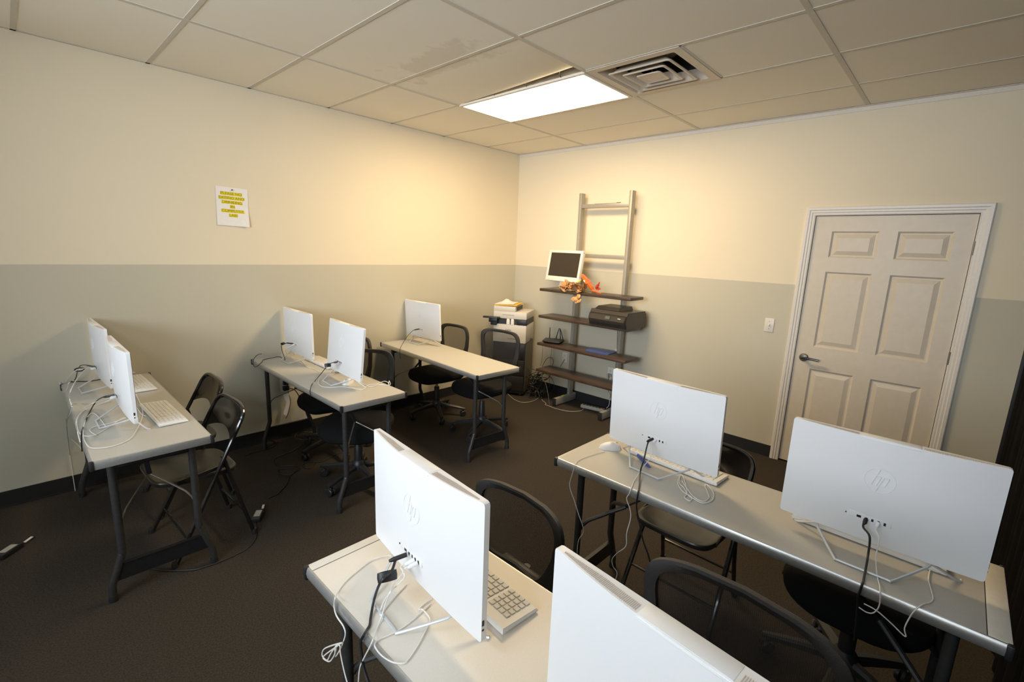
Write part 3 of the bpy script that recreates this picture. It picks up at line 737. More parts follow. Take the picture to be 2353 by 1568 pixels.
cable('bunched white cable lying on the table below the computer beside the mouse', T_(z5, [(1000, 720), (983, 770), (1012, 822), (1072, 862), (1060, 885), (1026, 862), (1042, 832), (1022, 745), (1004, 722), (992, 770), (1020, 800), (1050, 850), (1092, 875), (1140, 898), (1200, 882), (1210, 835), (1172, 785), (1156, 792), (1176, 842), (1180, 868), (1140, 888), (1075, 850), (1010, 760)]), .0019, m_whitecord)
# rightmost computer
p0 = cw('5b', -.028, .020, .137)
cable('black power cable hanging from the rightmost computer over the table edge', [p0, cw('5b', -.050, .022, .118)] + X_(z6, [(722, 760), (712, 870)], -2.60) + T_(z6, [(690, 990)]) + T_(z6, [(681, 1022)], TZ+.003) + X_(z6, [(668, 1062), (655, 1100), (655, 1150), (645, 1260), (636, 1340)], R5-.004), .0034, m_blackcord,
      plug=(p0, cw('5b', -.045, .021, .126), .0062, m_blackcord, 0))
a = cw('5b', -.026, -.012, .137)
cable('white usb cable hanging in a loop below the rightmost computer', [a, cw('5b', -.048, -.010, .122)] + X_(z6, [(775, 775), (757, 870)], -2.60) + T_(z6, [(764, 975)]) + X_(z6, [(780, 1050), (776, 1140), (745, 1182), (705, 1180), (662, 1152)], R5-.006), .0018, m_whitecord,
      plug=(a, cw('5b', -.043, -.010, .128), .0056, m_white, 0))
cable('white keyboard cable drooping over the right end of the table in front of the door', T_(z6, [(1062, 930), (1050, 1000), (1074, 1108), (1020, 1135)]) + X_(z6, [(985, 1160), (950, 1200), (916, 1268), (920, 1315), (840, 1240), (762, 1172), (690, 1132)], R5-.006), .0018, m_whitecord)
# middle table
p0 = cw('2b', -.028, .020, .137)
cable('black power cable with tie behind the front computer of the middle table', [p0] + X_(zb, [(1190, 950), (1150, 965), (1120, 985), (1080, 1040)], -2.95) + T_(zb, [(955, 1190), (905, 1250)]) + X_(zb, [(890, 1300), (886, 1340), (895, 1400)], R2-.003), .0026, m_blackcord, plug=(p0, onx(*zb(1200, 950), -2.93), .006, m_blackcord, 0), tie=(onx(*zb(1122, 985), -2.95), (.1, .4, 1), .016, .012))
p0 = cw('2a', -.028, .020, .137)
cable('black power cable with tie at the wall end of the middle table', [p0] + X_(zb, [(525, 697)], -2.94) + X_(zb, [(505, 765)], -2.96) + T_(zb, [(550, 915), (480, 872), (380, 886), (262, 912)]) + X_(zb, [(240, 945), (152, 1010), (125, 930), (180, 850)], R2-.003) + T_(zb, [(262, 830), (330, 815), (420, 805)]), .0026, m_blackcord, plug=(p0, onx(*zb(570, 687), -2.92), .005, m_blackcord, 0), tie=(onx(*zb(525, 697), -2.94), (1, .3, .2), .014, .010))
a = cw('2a', -.026, -.005, .137)
cable('white cable snaking along the middle table between its two computers', [a] + X_(zb, [(562, 770)], -2.93) + T_(zb, [(585, 840), (640, 885), (760, 920), (850, 1010), (920, 1026), (1030, 1075), (1155, 1076)]), .0021, m_whitecord, plug=(a, cw('2a', -.05, .0, .13), .006, m_white, 0))
a = cw('2b', -.026, -.010, .137)
cable('white cable trailing to the front corner of the middle table', [a] + X_(zb, [(1165, 1015)], -2.93) + T_(zb, [(1060, 1095), (998, 1200), (1032, 1263), (1150, 1280), (1350, 1275), (1580, 1310), (1660, 1252), (1770, 1238), (1870, 1200), (1925, 1215), (1935, 1245), (1940, 1192), (1950, 1250), (1800, 1246), (1690, 1270), (1560, 1215)]), .0021, m_whitecord, plug=(a, cw('2b', -.05, -.005, .13), .006, m_white, 0))
# single computer
p0 = cw('3a', -.028, .020, .137)
cable('thin black power cable from the lone computer near the copier', [p0] + X_(z3, [(525, 575), (440, 660)], -1.74) + T_(z3, [(380, 752), (355, 800)]) + X_(z3, [(345, 825), (342, 870), (350, 960)], R3), .0024, m_blackcord, plug=(p0, onx(*z3(530, 575), -1.74), .005, m_blackcord, 0))
# left table
p0 = cw('1b', -.028, .020, .137)
cable('black power cable of the nearer computer on the left table', [p0] + X_(z1, [(620, 1042), (540, 1092)], -4.13) + T_(z1, [(480, 1190), (440, 1275), (408, 1360)]) + X_(z1, [(395, 1400), (392, 1500), (398, 1600)], R1-.003), .0030, m_blackcord, plug=(p0, onx(*z1(610, 1045), -4.12), .006, m_blackcord, 0))
a = cw('1b', -.026, -.005, .137)
cable('white usb cable arching off the left table behind the nearer computer', [a] + X_(z1, [(620, 1072)], -4.11) + X_(z1, [(500, 1110), (400, 1182)], -4.17) + X_(z1, [(338, 1290), (350, 1400), (378, 1510)], R1-.003), .0019, m_whitecord, plug=(a, cw('1b', -.05, .0, .132), .006, m_white, 0))
a = cw('1b', -.026, -.020, .137)
cable('white usb cable curving back onto the left table behind the nearer computer', [a] + X_(z1, [(640, 1092), (520, 1135)], -4.12) + T_(z1, [(420, 1180), (352, 1260), (345, 1340), (375, 1420), (440, 1446), (540, 1430), (660, 1360), (800, 1268), (840, 1262), (700, 1310), (520, 1350), (478, 1390), (540, 1435)]), .0019, m_whitecord, plug=(a, cw('1b', -.05, -.015, .13), .006, m_white, 0))
cable('long white cable sweeping round the front of the left table', T_(z1, [(950, 1010), (1020, 1180), (1005, 1280), (960, 1380), (880, 1482), (700, 1552), (500, 1568), (432, 1510), (408, 1420), (430, 1290), (490, 1212), (550, 1232), (640, 1345)]), .0019, m_whitecord)
cable('short white keyboard cable between the nearer computer and its keyboard on the left table', T_(z1, [(930, 1110), (960, 1150), (1005, 1215), (1055, 1240)]), .0017, m_whitecord)
p0 = cw('1a', -.028, .020, .137)
cable('black power cable looped in a tie behind the computer against the left wall', [p0] + X_(z1, [(380, 720), (285, 765), (246, 820)], -4.16) + T_(z1, [(350, 882), (470, 880), (590, 860)]), .0028, m_blackcord, plug=(p0, onx(*z1(440, 715), -4.11), .005, m_blackcord, 0), tie=(onx(*z1(372, 760), -4.15), (.1, 1, .2), .020, .005))
a = cw('1a', -.026, -.005, .137)
cable('white usb cable sticking out left of the computer against the left wall', [a] + X_(z1, [(330, 770), (200, 842)], -4.18) + X_(z1, [(168, 890), (172, 915)], -4.235), .0019, m_whitecord, plug=(a, cw('1a', -.05, .0, .132), .006, m_white, 0))
a = cw('1a', -.026, -.020, .137)
cable('white cable falling off the back of the left table from the computer against the wall', [a] + X_(z1, [(440, 752)], -4.13) + X_(z1, [(350, 850)], -4.17) + X_(z1, [(282, 970), (268, 1060), (292, 1170), (240, 1300), (205, 1370), (165, 1450), (180, 1540)], R1-.003), .0019, m_whitecord, plug=(a, cw('1a', -.05, -.015, .13), .006, m_white, 0))
cable('pale tangled cable drooping behind the near corner of the left table', T_(z1, [(700, 1090), (560, 1120), (430, 1112), (330, 1112)]) + X_(z1, [(290, 1130), (245, 1250), (235, 1310), (195, 1385), (240, 1450), (350, 1530), (395, 1590)], R1-.003), .0017, m_greycord)
cable('short white cable stub hanging over the back edge of the left table', T_(z1, [(330, 885), (280, 888)]) + X_(z1, [(255, 905), (242, 960), (200, 996)], R1-.003), .0017, m_whitecord)
# ------------------------------------------------------------------ office chairs (front is -x, back is +x)
def superell(a, b, n, k=36):
    out = []
    for i in range(k):
        t = 2*PI*i/k; c, s_ = math.cos(t), math.sin(t)
        out.append((a*math.copysign(abs(c)**(2/n), c), b*math.copysign(abs(s_)**(2/n), s_)))
    return out
def make_chair(label, loc, rz, seat_z=.46, bw=.235, bh=.43, group='black mesh office chairs', spin=.3):
    t = thing('office_chair', label, 'chair', loc, rz, group)
    for k in range(5):
        a = spin+2*PI*k/5; ca, sa = math.cos(a), math.sin(a)
        rings = []
        for d, w, h, z in ((.03, .024, .030, .115), (.10, .022, .026, .110), (.20, .019, .021, .094), (.275, .017, .016, .080), (.292, .012, .012, .078)):
            rings.append([(d*ca-q*w*sa, d*sa+q*w*ca, z+v*h) for q, v in ((-1, -.6), (1, -.6), (1, .3), (.5, .7), (-.5, .7), (-1, .3))])
        arm = MB().loft(rings).build('base_arm', m_blackpl, t)
        cx, cy = .268*ca, .268*sa; b = a+1.1+k
        w = MB()
        for s_ in (1, -1): w.lathe([(.010, -.008), (.026, -.008), (.028, 0), (.026, .008), (.010, .008)], 16).xf(Matrix.Identity(4)) if False else None
        for s_ in (1, -1):
            q = MB().lathe([(.012, -.009), (.0265, -.008), (.0285, -.003), (.0285, .004), (.024, .009)], 16)
            q.xf(Matrix.Translation((cx+s_*.013*math.cos(b), cy+s_*.013*math.sin(b), .029)) @ Matrix.Rotation(b, 4, 'Z') @ Matrix.Rotation(s_*PI/2, 4, 'Y'))
            w._merge(q.bm)
        w.tube([(cx, cy, .03), (cx, cy, .078)], .008, 8).box((cx, cy, .050), (.02, .02, .022), bevel=.004)
        w.build('caster', m_blackpl, arm)
    MB().lathe([(.048, .095), (.050, .125), (.040, .150), (.030, .160)], 20).build('base_hub', m_blackpl, t)
    MB().lathe([(.029, .150), (.029, .250), (.026, .256), (.026, .300), (.022, .306)], 18).build('gas_cylinder', m_blackpl, t)
    MB().lathe([(.013, .29), (.013, seat_z-.075)], 14).build('piston', m_chrome, t)
    MB().box((.0, 0, seat_z-.075), (.24, .13, .035), bevel=.008).box((.10, 0, seat_z-.078), (.20, .07, .022), bevel=.006).build('tilt_plate', m_blackpl, t)
    MB().tube([(.0, .06, seat_z-.075), (.0, .20, seat_z-.08), (-.005, .235, seat_z-.083)], .006, 8, 3).tube([(-.005, .222, seat_z-.083), (-.006, .258, seat_z-.085)], .011, 10).build('height_lever', m_blackpl, t)
    # seat pad with waterfall front
    base = superell(.245, .245, 3.2)
    rings = []
    for f, z in ((.80, -.058), (.93, -.052), (.985, -.034), (1.0, -.012), (.975, .006), (.90, .016), (.70, .021), (.40, .019), (.12, .018)):
        rings.append([(-.005+x*f, y*f, seat_z+z - (.028*max(0, (-x*f-.13)/.11)**2 if x < 0 else 0)) for x, y in base])
    MB().loft(rings).build('seat', m_fab, t)
    # back: swept stem, broad rounded frame, see-through mesh
    zb0 = seat_z+.055
    def bp(s_, q):      # s_ -1..1 across, q 0..1 up
        x = .225 - .055*s_*s_ + .05*q + .030*math.sin(q*PI*.9) - .02*q*q
        return Vector((x, s_, zb0+q*bh))
    def outline(k):
        pts = []
        for i in range(k):
            a = 2*PI*i/k; c, s_ = math.cos(a), math.sin(a)
            n = 5.6 if s_ > 0 else 4.4
            u = math.copysign(abs(c)**(2/n), c); v = math.copysign(abs(s_)**(2/n), s_)
            q = .5+.5*v; wid = 1.0-.14*(1-q)**1.5
            pts.append((u*wid, q))
        return pts
    O = outline(48); R = []
    for i, (u, q) in enumerate(O):
        wb = .018+.020*max(0, 1-q*1.6)
        uu, qq = u, q
        cen = bp(uu, qq); cen.y = uu*bw
        inn = Vector((cen.x, uu*bw*(1-2*wb/bw), zb0+(.5+(qq-.5)*(1-3.0*wb/bh))*bh)); inn.x = bp(uu, .5+(qq-.5)*.9).x
        d = (cen-inn); n_ = Vector((1, .0, 0))
        R.append([cen + n_*.012 - d*.12, cen + n_*.004 + d*.04, cen - n_*.010 + d*.02, cen - n_*.014 - d*.3, inn - n_*.008, inn + n_*.006, inn*.5+cen*.5 + n_*.016])
    fr = MB(); V = [[fr.bm.verts.new(p) for p in ring] for ring in R]; nn = len(V); mm = len(V[0])
    for i in range(nn):
        for k in range(mm): fr.bm.faces.new((V[i][k], V[i][(k+1) % mm], V[(i+1) % nn][(k+1) % mm], V[(i+1) % nn][k]))
    fr.build('back_frame', m_frame, t)
    ms = MB(); rows = []
    for f in (.955, .8, .6, .4, .2, .02):
        row = []
        for u, q in O:
            uu = u*f; qq = .5+(q-.5)*f*.965; p = bp(uu, qq); p.y = uu*bw; row.append(p)
        rows.append(row)
    Vr = [[ms.bm.verts.new(p) for p in r] for r in rows]
    for A, B in zip(Vr, Vr[1:]):
        for k in range(len(A)): ms.bm.faces.new((A[k], A[(k+1) % len(A)], B[(k+1) % len(B)], B[k]))
    ms.bm.faces.new(Vr[-1]); ms.build('back_mesh', m_mesh, t)
    MB().tube([(.14, 0, seat_z-.078), (.22, 0, seat_z-.074), (.275, 0, seat_z-.04), (.292, 0, seat_z+.02), (.292, 0, zb0+.015)], .017, 10, 4).box((.262, 0, zb0+.018), (.030, .20, .034), bevel=.006).build('back_stem', m_blackpl, t)
    return t
make_chair('black mesh office chair between the lone computer and the copier, nearer the left wall', (-1.545, -.425, 0), .02, .46, .218, .395, spin=.45)
make_chair('black mesh office chair in front of the copier', (-1.500, -1.045, 0), .06, .465, .245, .42, spin=1.0)
make_chair('black mesh office chair turned sideways behind the front computer of the middle table', (-2.790, -1.130, 0), .80, .445, .220, .42, spin=.15)
make_chair('black mesh office chair of the middle table half hidden behind its front computer', (-2.675, -.530, 0), .0, .46, .225, .42, spin=.8)
make_chair('black mesh office chair behind the large foreground computer', (-3.375, -2.995, 0), -.05, .385, .238, .345, spin=.2)
make_chair('large black mesh office chair at the bottom edge between the two right tables', (-3.395, -3.795, 0), -.04, .395, .265, .395, spin=.7)
make_chair('black office chair pushed under the table below the rightmost computer', (-2.215, -3.985, 0), .0, .46, .235, .30, spin=.5)

# ------------------------------------------------------------------ folding chairs (front is -x)
def make_folding(label, loc, rz, group='black metal folding chairs'):
    t = thing('folding_chair', label, 'chair', loc, rz, group)
    top = .775; w0, w1 = .222, .205
    def fp(s_, z): return Vector((-.195 + .405*z/top, s_*(w0+(w1-w0)*z/top), z))
    left = [fp(1, z) for z in (0.0, .2, .45, .62, .70)]; right = [fp(-1, z) for z in (.70, .62, .45, .2, 0.0)]
    arc = []
    for k in range(1, 10):
        a = PI*k/10; y = w1*math.copysign(abs(math.cos(a))**.55, math.cos(a)); z = .70+(top-.70)*abs(math.sin(a))**.75
        arc.append(Vector((-.195+.405*z/top, y, z)))
    MB().tube(left+arc+right, .0115, 10, 3).build('front_frame', m_gloss, t)
    for s_ in (1, -1):
        MB().tube([(.205, s_*.195, 0), (.150, s_*.190, .22), (.082, s_*.195, .50), (.075, s_*.198, .525)], .0105, 10, 2).build('rear_leg', m_gloss, t)
        MB().box((-.02, s_*.188, .455), (.24, .006, .018), rot=(0, -.12, 0)).build('side_link', m_gloss, t, smooth=False)
        for p in ((-.195, s_*w0), (.205, s_*.195)): MB().lathe([(.015, 0), (.0155, .02), (.013, .03)], 12, (p[0], p[1], 0)).build('foot_cap', m_blackpl, t)
    MB().tube([fp(1, .13), fp(-1, .13)], .007, 8).build('front_crossbar', m_gloss, t)
    MB().tube([(.168, .19, .15), (.168, -.19, .15)], .007, 8).build('rear_crossbar', m_gloss, t)
    # pressed steel seat pan
    base = superell(.200, .190, 5, 40); rings = []
    for f, z in ((.98, -.026), (1.0, -.006), (.985, .0), (.93, .001), (.86, -.007), (.4, -.010), (.05, -.010)):
        rings.append([(-.035+x*f, y*f, .448+z-.06*(x*f)) for x, y in base])
    MB().loft(rings).build('seat', m_panbrown, t)
    rows = []
    for q in [i/8 for i in range(9)]:
        row = []
        for k in range(17):
            s_ = -1+2*k/16
            zlo = .575+.055*(1-s_*s_); e = abs(s_)
            zhi = .70+(top-.70)*max(0, 1-e**3.6)**.6 - .004
            z = zlo+(zhi-zlo)*q
            row.append(Vector((-.195+.405*z/top + .035*(1-s_*s_)*(.6+.4*math.sin(q*PI)), s_*(w0+(w1-w0)*z/top), z)))
        rows.append(row)
    MB().sheet(rows, .004, (1, 0, 0)).build('backrest', m_gloss, t)
    return t
make_folding('black metal folding chair at the left table, the one nearer the wall', (-3.715, -.560, 0), .0)
make_folding('black metal folding chair at the left table, the one nearer the camera', (-3.772, -1.128, 0), .05)
make_folding('black metal folding chair under the table below the computer beside the mouse', (-2.215, -3.300, 0), -.02)

# ------------------------------------------------------------------ shelf unit and what stands on it
PY = (-1.035, -1.630); SX0, SX1 = -.40, -.135
SH = [1.280, .985, .675, .372]
def shelf_unit():
    t = thing('shelf_unit', 'tall silver steel shelf frame with four dark walnut boards against the right wall', 'shelves', (0, 0, 0))
    for y in PY:
        MB().bb(-.150, -.082, y-.016, y+.016, .085, 2.29, bevel=.002).build('post', m_steel, t)
        MB().bb(-.395, -.020, y-.019, y+.019, .012, .088, bevel=.002).build('foot', m_steel, t)
        MB().bb(-.402, -.394, y-.021, y+.021, .010, .090, bevel=.002).build('foot_cap', m_copb, t)
        for x in (-.36, -.05): MB().lathe([(.016, 0), (.016, .006), (.006, .008), (.006, .014)], 12, (x, y, 0)).build('glide', m_chrome, t)
        for z in SH: MB().bb(-.30, -.148, y-.004, y+.004, z-.038, z-.029).build('bracket', m_steel, t, smooth=False)
    for z in (2.165, 1.655): MB().bb(-.135, -.095, PY[1]+.016, PY[0]-.016, z-.028, z+.012, bevel=.002).build('crossbar', m_steel, t)
    for z in SH: MB().bb(SX0, SX1-.014, -1.862, -.748, z-.029, z, bevel=.003).build('board', m_wood, t)
shelf_unit()
tag(MB().bb(-.122, -.112, -1.50, -1.20, 2.1765, 2.181).bb(-.122, -.112, -1.505, -1.46, 2.181, 2.186).build('metal_rod', m_copbr, smooth=False), 'thin dark rod lying on the top crossbar of the silver shelf frame', 'rod')

def tv():
    t = thing('monitor', 'white framed monitor with dark blank screen on the top walnut shelf', 'monitor', (-.285, -.955, SH[0]), -.10)
    w, h = .485, .335; tilt = .16
    b = MB()
    fr = .030; bot = .052
    b.bb(-.012, .030, -w/2, w/2, 0, bot, bevel=.005).bb(-.012, .030, -w/2, w/2, h-fr, h, bevel=.005)
    b.bb(-.012, .030, -w/2, -w/2+fr, bot-.004, h-fr+.004, bevel=.004).bb(-.012, .030, w/2-fr, w/2, bot-.004, h-fr+.004, bevel=.004).bb(.008, .028, -w/2+.01, w/2-.01, .02, h-.01)
    o = b.build('bezel', m_tvw, t); o.location = (0, 0, .085); o.rotation_euler = (0, tilt, 0)
    s_ = MB().bb(-.006, .009, -w/2+fr-.001, w/2-fr+.001, bot-.001, h-fr+.001).build('screen', m_tvs, o, smooth=False)
    MB().box((-.0125, 0, .026), (.002, .010, .008), bevel=.0008).build('badge', m_logo, o)
    MB().box((.03, 0, .05), (.03, .09, .11), bevel=.005).build('stand_neck', m_tvw, t)
    MB().loft([[(x+.02, y, z) for x, y in superell(.085*f, .13*f, 3, 28)] for f, z in ((1, 0), (1, .008), (.9, .014))]).build('stand_base', m_copbr, t)
tv()

def leaf(mb, c, d, n, L, Wd, curl=.3, lobes=False):
    d = Vector(d).normalized(); n = Vector(n).normalized(); s_ = d.cross(n).normalized(); n = s_.cross(d); rows = []
    for i in range(7):
        q = i/6; w = Wd*math.sin(PI*min(1, q*.9+.08))**.8
        if lobes: w *= (1.25 if i % 2 else .6)
        row = []
        for k in range(5):
            u = -1+k/2
            row.append(Vector(c)+d*(q*L)+s_*(u*w)+n*(curl*L*(q*q*.7)+ -.25*Wd*u*u))
        rows.append(row)
    mb.sheet(rows, .0012, n)
def bouquet():
    t = thing('dried_bouquet', 'bunch of dried tan leaves in orange foil wrap lying on the top walnut shelf', 'bouquet', (0, 0, 0))
    z = SH[0]
    MB().tube([(-.375, -1.30, z+.012), (-.36, -1.20, z+.03), (-.35, -1.02, z+.045)], .006, 8, 3).tube([(-.36, -1.45, z+.006), (-.37, -1.30, z+.014), (-.36, -1.1, z+.03)], .004, 7, 3).tube([(-.375, -1.32, z+.03), (-.395, -1.27, z+.02), (-.415, -1.265, z-.02), (-.425, -1.27, z-.065)], .003, 7, 3).build('stem', m_twig, t)
    rnd = random.Random(3)
    for k in range(46):
        y = -1.04-.29*rnd.random(); c = (-.355+.05*(rnd.random()-.7), y, z+.012+.045*rnd.random())
        mb = MB(); leaf(mb, c, (-.8+rnd.random()*.6, rnd.uniform(-.7, .9), rnd.uniform(-.1, .7)), (rnd.uniform(-1, .2), rnd.uniform(-.5, .5), .6), .05+.03*rnd.random(), .024+.012*rnd.random(), rnd.uniform(-.3, .6)); mb.build('leaf', m_tan, t)
    for c, d in (((-.425, -1.285, z-.045), (-.3, .6, -.5)), ((-.425, -1.27, z-.02), (-.2, -.7, -.6)), ((-.425, -1.275, z-.06), (-.3, .1, -1)), ((-.42, -1.255, z-.06), (-.3, .8, -.3)), ((-.42, -1.285, z-.06), (-.3, -.5, -.5))):
        mb = MB(); leaf(mb, c, d, (-1, 0, .3), .055, .026, .2); mb.build('leaf', m_tan, t)
    w = MB(); rings = []
    for q, r in ((0, .020), (.15, .044), (.4, .066), (.65, .072), (.85, .054), (1.0, .006)):
        a = Vector((-.365, -1.415, z+.028)).lerp(Vector((-.335, -1.265, z+.185)), q)
        rings.append([a+Vector((r*(.55+.15*(k % 2))*math.cos(2*PI*k/12), r*math.sin(2*PI*k/12)*.8, r*.45*math.sin(2*PI*k/12))) for k in range(12)])
    w.loft(rings); w.build('foil_wrap', m_orange, t)
    MB().tube([(-.37, -1.41, z+.03), (-.378, -1.46, z+.022), (-.378, -1.525, z+.012)], .011, 8, 3, rad=lambda q: 1-.4*q).build('foil_tail', m_orange, t)
    for c, d in (((-.34, -1.42, z+.06), (-.2, -.7, .5)), ((-.34, -1.43, z+.055), (-.3, -.9, .9)), ((-.34, -1.43, z+.05), (-.1, -1, .05)), ((-.335, -1.44, z+.06), (0, -.5, 1))):
        mb = MB(); leaf(mb, c, d, (-1, .2, .4), .068, .016, .1, True); mb.build('red_leaf', m_red, t)
    mb = MB(); leaf(mb, (-.32, -1.16, z+.085), (0, -.9, .45), (-1, 0, .2), .09, .006, .0); mb.build('straw_blade', m_yellow, t)
bouquet()

def printer():
    t = thing('inkjet_printer', 'black inkjet printer with top document feeder on the second walnut shelf', 'printer', (-.445, -1.655, SH[1]), -.06)
    w = .44; hw = w/2
    def sec(y, ins=0): # side profile in x (front -), z
        return [(.0+ins, y, .0), (.33, y, .0), (.33, y, .135), (.30, y, .150), (.03+ins, y, .150), (.012+ins, y, .120), (-.006+ins, y, .118), (-.020+ins, y, .060), (-.008+ins, y, .030)]
    MB().loft([sec(-hw, .012), sec(-hw+.012), sec(hw-.012), sec(hw, .012)]).build('body', m_print, t)
    MB().prism([(.008, -hw+.006, .122), (.024, -hw+.006, .154), (.32, -hw+.006, .156), (.33, -hw+.006, .130)], (0, w-.012, 0)).build('lid', m_print2, t)
    MB().loft([[(.05, -.09, .156), (.30, -.09, .156), (.30, hw-.03, .156), (.05, hw-.03, .156)], [(.08, -.08, .185), (.29, -.08, .190), (.29, hw-.05, .190), (.08, hw-.05, .185)]]).build('document_feeder', m_print, t)
    MB().prism([(-.022, -hw+.02, .064), (-.006, -hw+.02, .116), (-.004, -hw+.02, .112), (-.016, -hw+.02, .064)], (0, w-.04, 0)).build('control_panel', m_print2, t)
    MB().box((-.0165, -.015, .092), (.004, .055, .030), rot=(0, .28, 0)).build('display', m_lcd, t, smooth=False)
    MB().bb(-.012, .02, -hw+.07, hw-.04, .028, .056).build('output_slot', m_port, t, smooth=False)
    MB().box((-.015, -.145, .094), (.003, .03, .006), rot=(0, .28, 0)).build('badge', m_label, t, smooth=False)
    MB().bb(.002, .30, -hw+.02, hw-.02, -.0, .006).build('base', m_port, t, smooth=False)
printer()

def router():
    t = thing('network_router', 'black router with four upright antennas on the third walnut shelf', 'router', (-.265, -.868, SH[2]), .35)
    poly = [(-.085, -.10), (-.095, -.05), (-.095, .05), (-.085, .10), (.06, .115), (.08, .06), (.08, -.06), (.06, -.115)]
    MB().loft([[(x*.82, y*.85, .003) for x, y in poly], [(x, y, .022) for x, y in poly], [(x*.97, y*.97, .030+.06*(x+.1)*.5) for x, y in poly], [(x*.5, y*.5, .036+.03*(x+.1)) for x, y in poly]]).build('body', m_copb, t)
    for x, y, dx, dy in ((.078, .07, .0, .0), (.082, -.005, .01, -.03), (.078, -.06, .0, .012), (.06, -.098, .01, .045)):
        MB().box((x, y, .026), (.018, .016, .018), bevel=.003).tube([(x, y, .03), (x+dx*.3, y+dy*.3, .07), (x+dx, y+dy, .155)], .0065, 8, 2, rad=lambda q: 1-.35*q).build('antenna', m_copb, t)
    for sy in (.06, -.06): MB().lathe([(.008, 0), (.008, .006)], 10, (0, sy, 0)).build('foot', m_blackpl, t)
router()
pf = [onz(*p, SH[2]+.0) for p in ((1345, 807), (1395, 817.5), (1419, 809.5), (1357, 799.5))]
fo = MB().prism([(p.x, p.y, SH[2]) for p in pf], (0, 0, .004)); fo.prism([(p.x+.003, p.y+.002, SH[2]+.004) for p in pf], (0, 0, .003))
tag(fo.build('plastic_folder', m_blue, smooth=False), 'shiny blue folder lying on the third walnut shelf', 'folder')
c = onz(1416.5, 808, SH[2])
tag(MB().box((c.x, c.y, SH[2]+.014), (.020, .024, .028), bevel=.004).tube([(c.x, c.y-.005, SH[2]+.028), (c.x+.01, c.y-.012, SH[2]+.05)], .004, 8).build('cable_adapter', m_label), 'small white adapter on the third walnut shelf beside the blue folder', 'adapter')
cable('black printer cable dropping behind the two middle walnut shelves', X_(zr, [(1138, 330), (1143, 370), (1141, 480), (1138, 600)], -.115) + X_(zr, [(1134, 690), (1122, 780), (1118, 860)], -.10), .003, m_blackcord)
cable('thin grey cord hanging from the left end of the router shelf', X_(zr, [(246, 515), (245, 600), (240, 690), (228, 750), (214, 790)], -.10), .002, m_darkcord)
cable('thin grey cord hanging below the router down past the lowest shelf', X_(zr, [(352, 545), (350, 640), (340, 700), (342, 850), (330, 930), (326, 1020), (324, 1088)], -.10), .002, m_darkcord)
cable('black cord looping up above the left end of the lowest walnut shelf', X_(zr, [(240, 800), (262, 755), (300, 702), (345, 690), (372, 720), (368, 770), (350, 800)], -.10), .003, m_blackcord)
cable('thick grey cord bending down beside the foot of the shelf frame', X_(zr, [(210, 850), (240, 930), (280, 1000), (300, 1080), (320, 1190), (326, 1262)], -.43), .004, m_darkcord)
cable('black cord curving from the lowest shelf down to the carpet', X_(zr, [(240, 870), (310, 900), (360, 950), (382, 1020), (370, 1080), (320, 1130), (280, 1150)], -.30), .003, m_blackcord)
cable('black cord hanging behind the right post of the shelf frame', X_(zr, [(1040, 880), (1035, 1080), (1060, 1140), (1035, 1230), (990, 1300)], -.06), .003, m_blackcord)
cable('white cord hanging behind the right post near the power strip', X_(zr, [(1060, 900), (1048, 1100), (1045, 1250), (1010, 1300)], -.07), .003, m_whitecord)
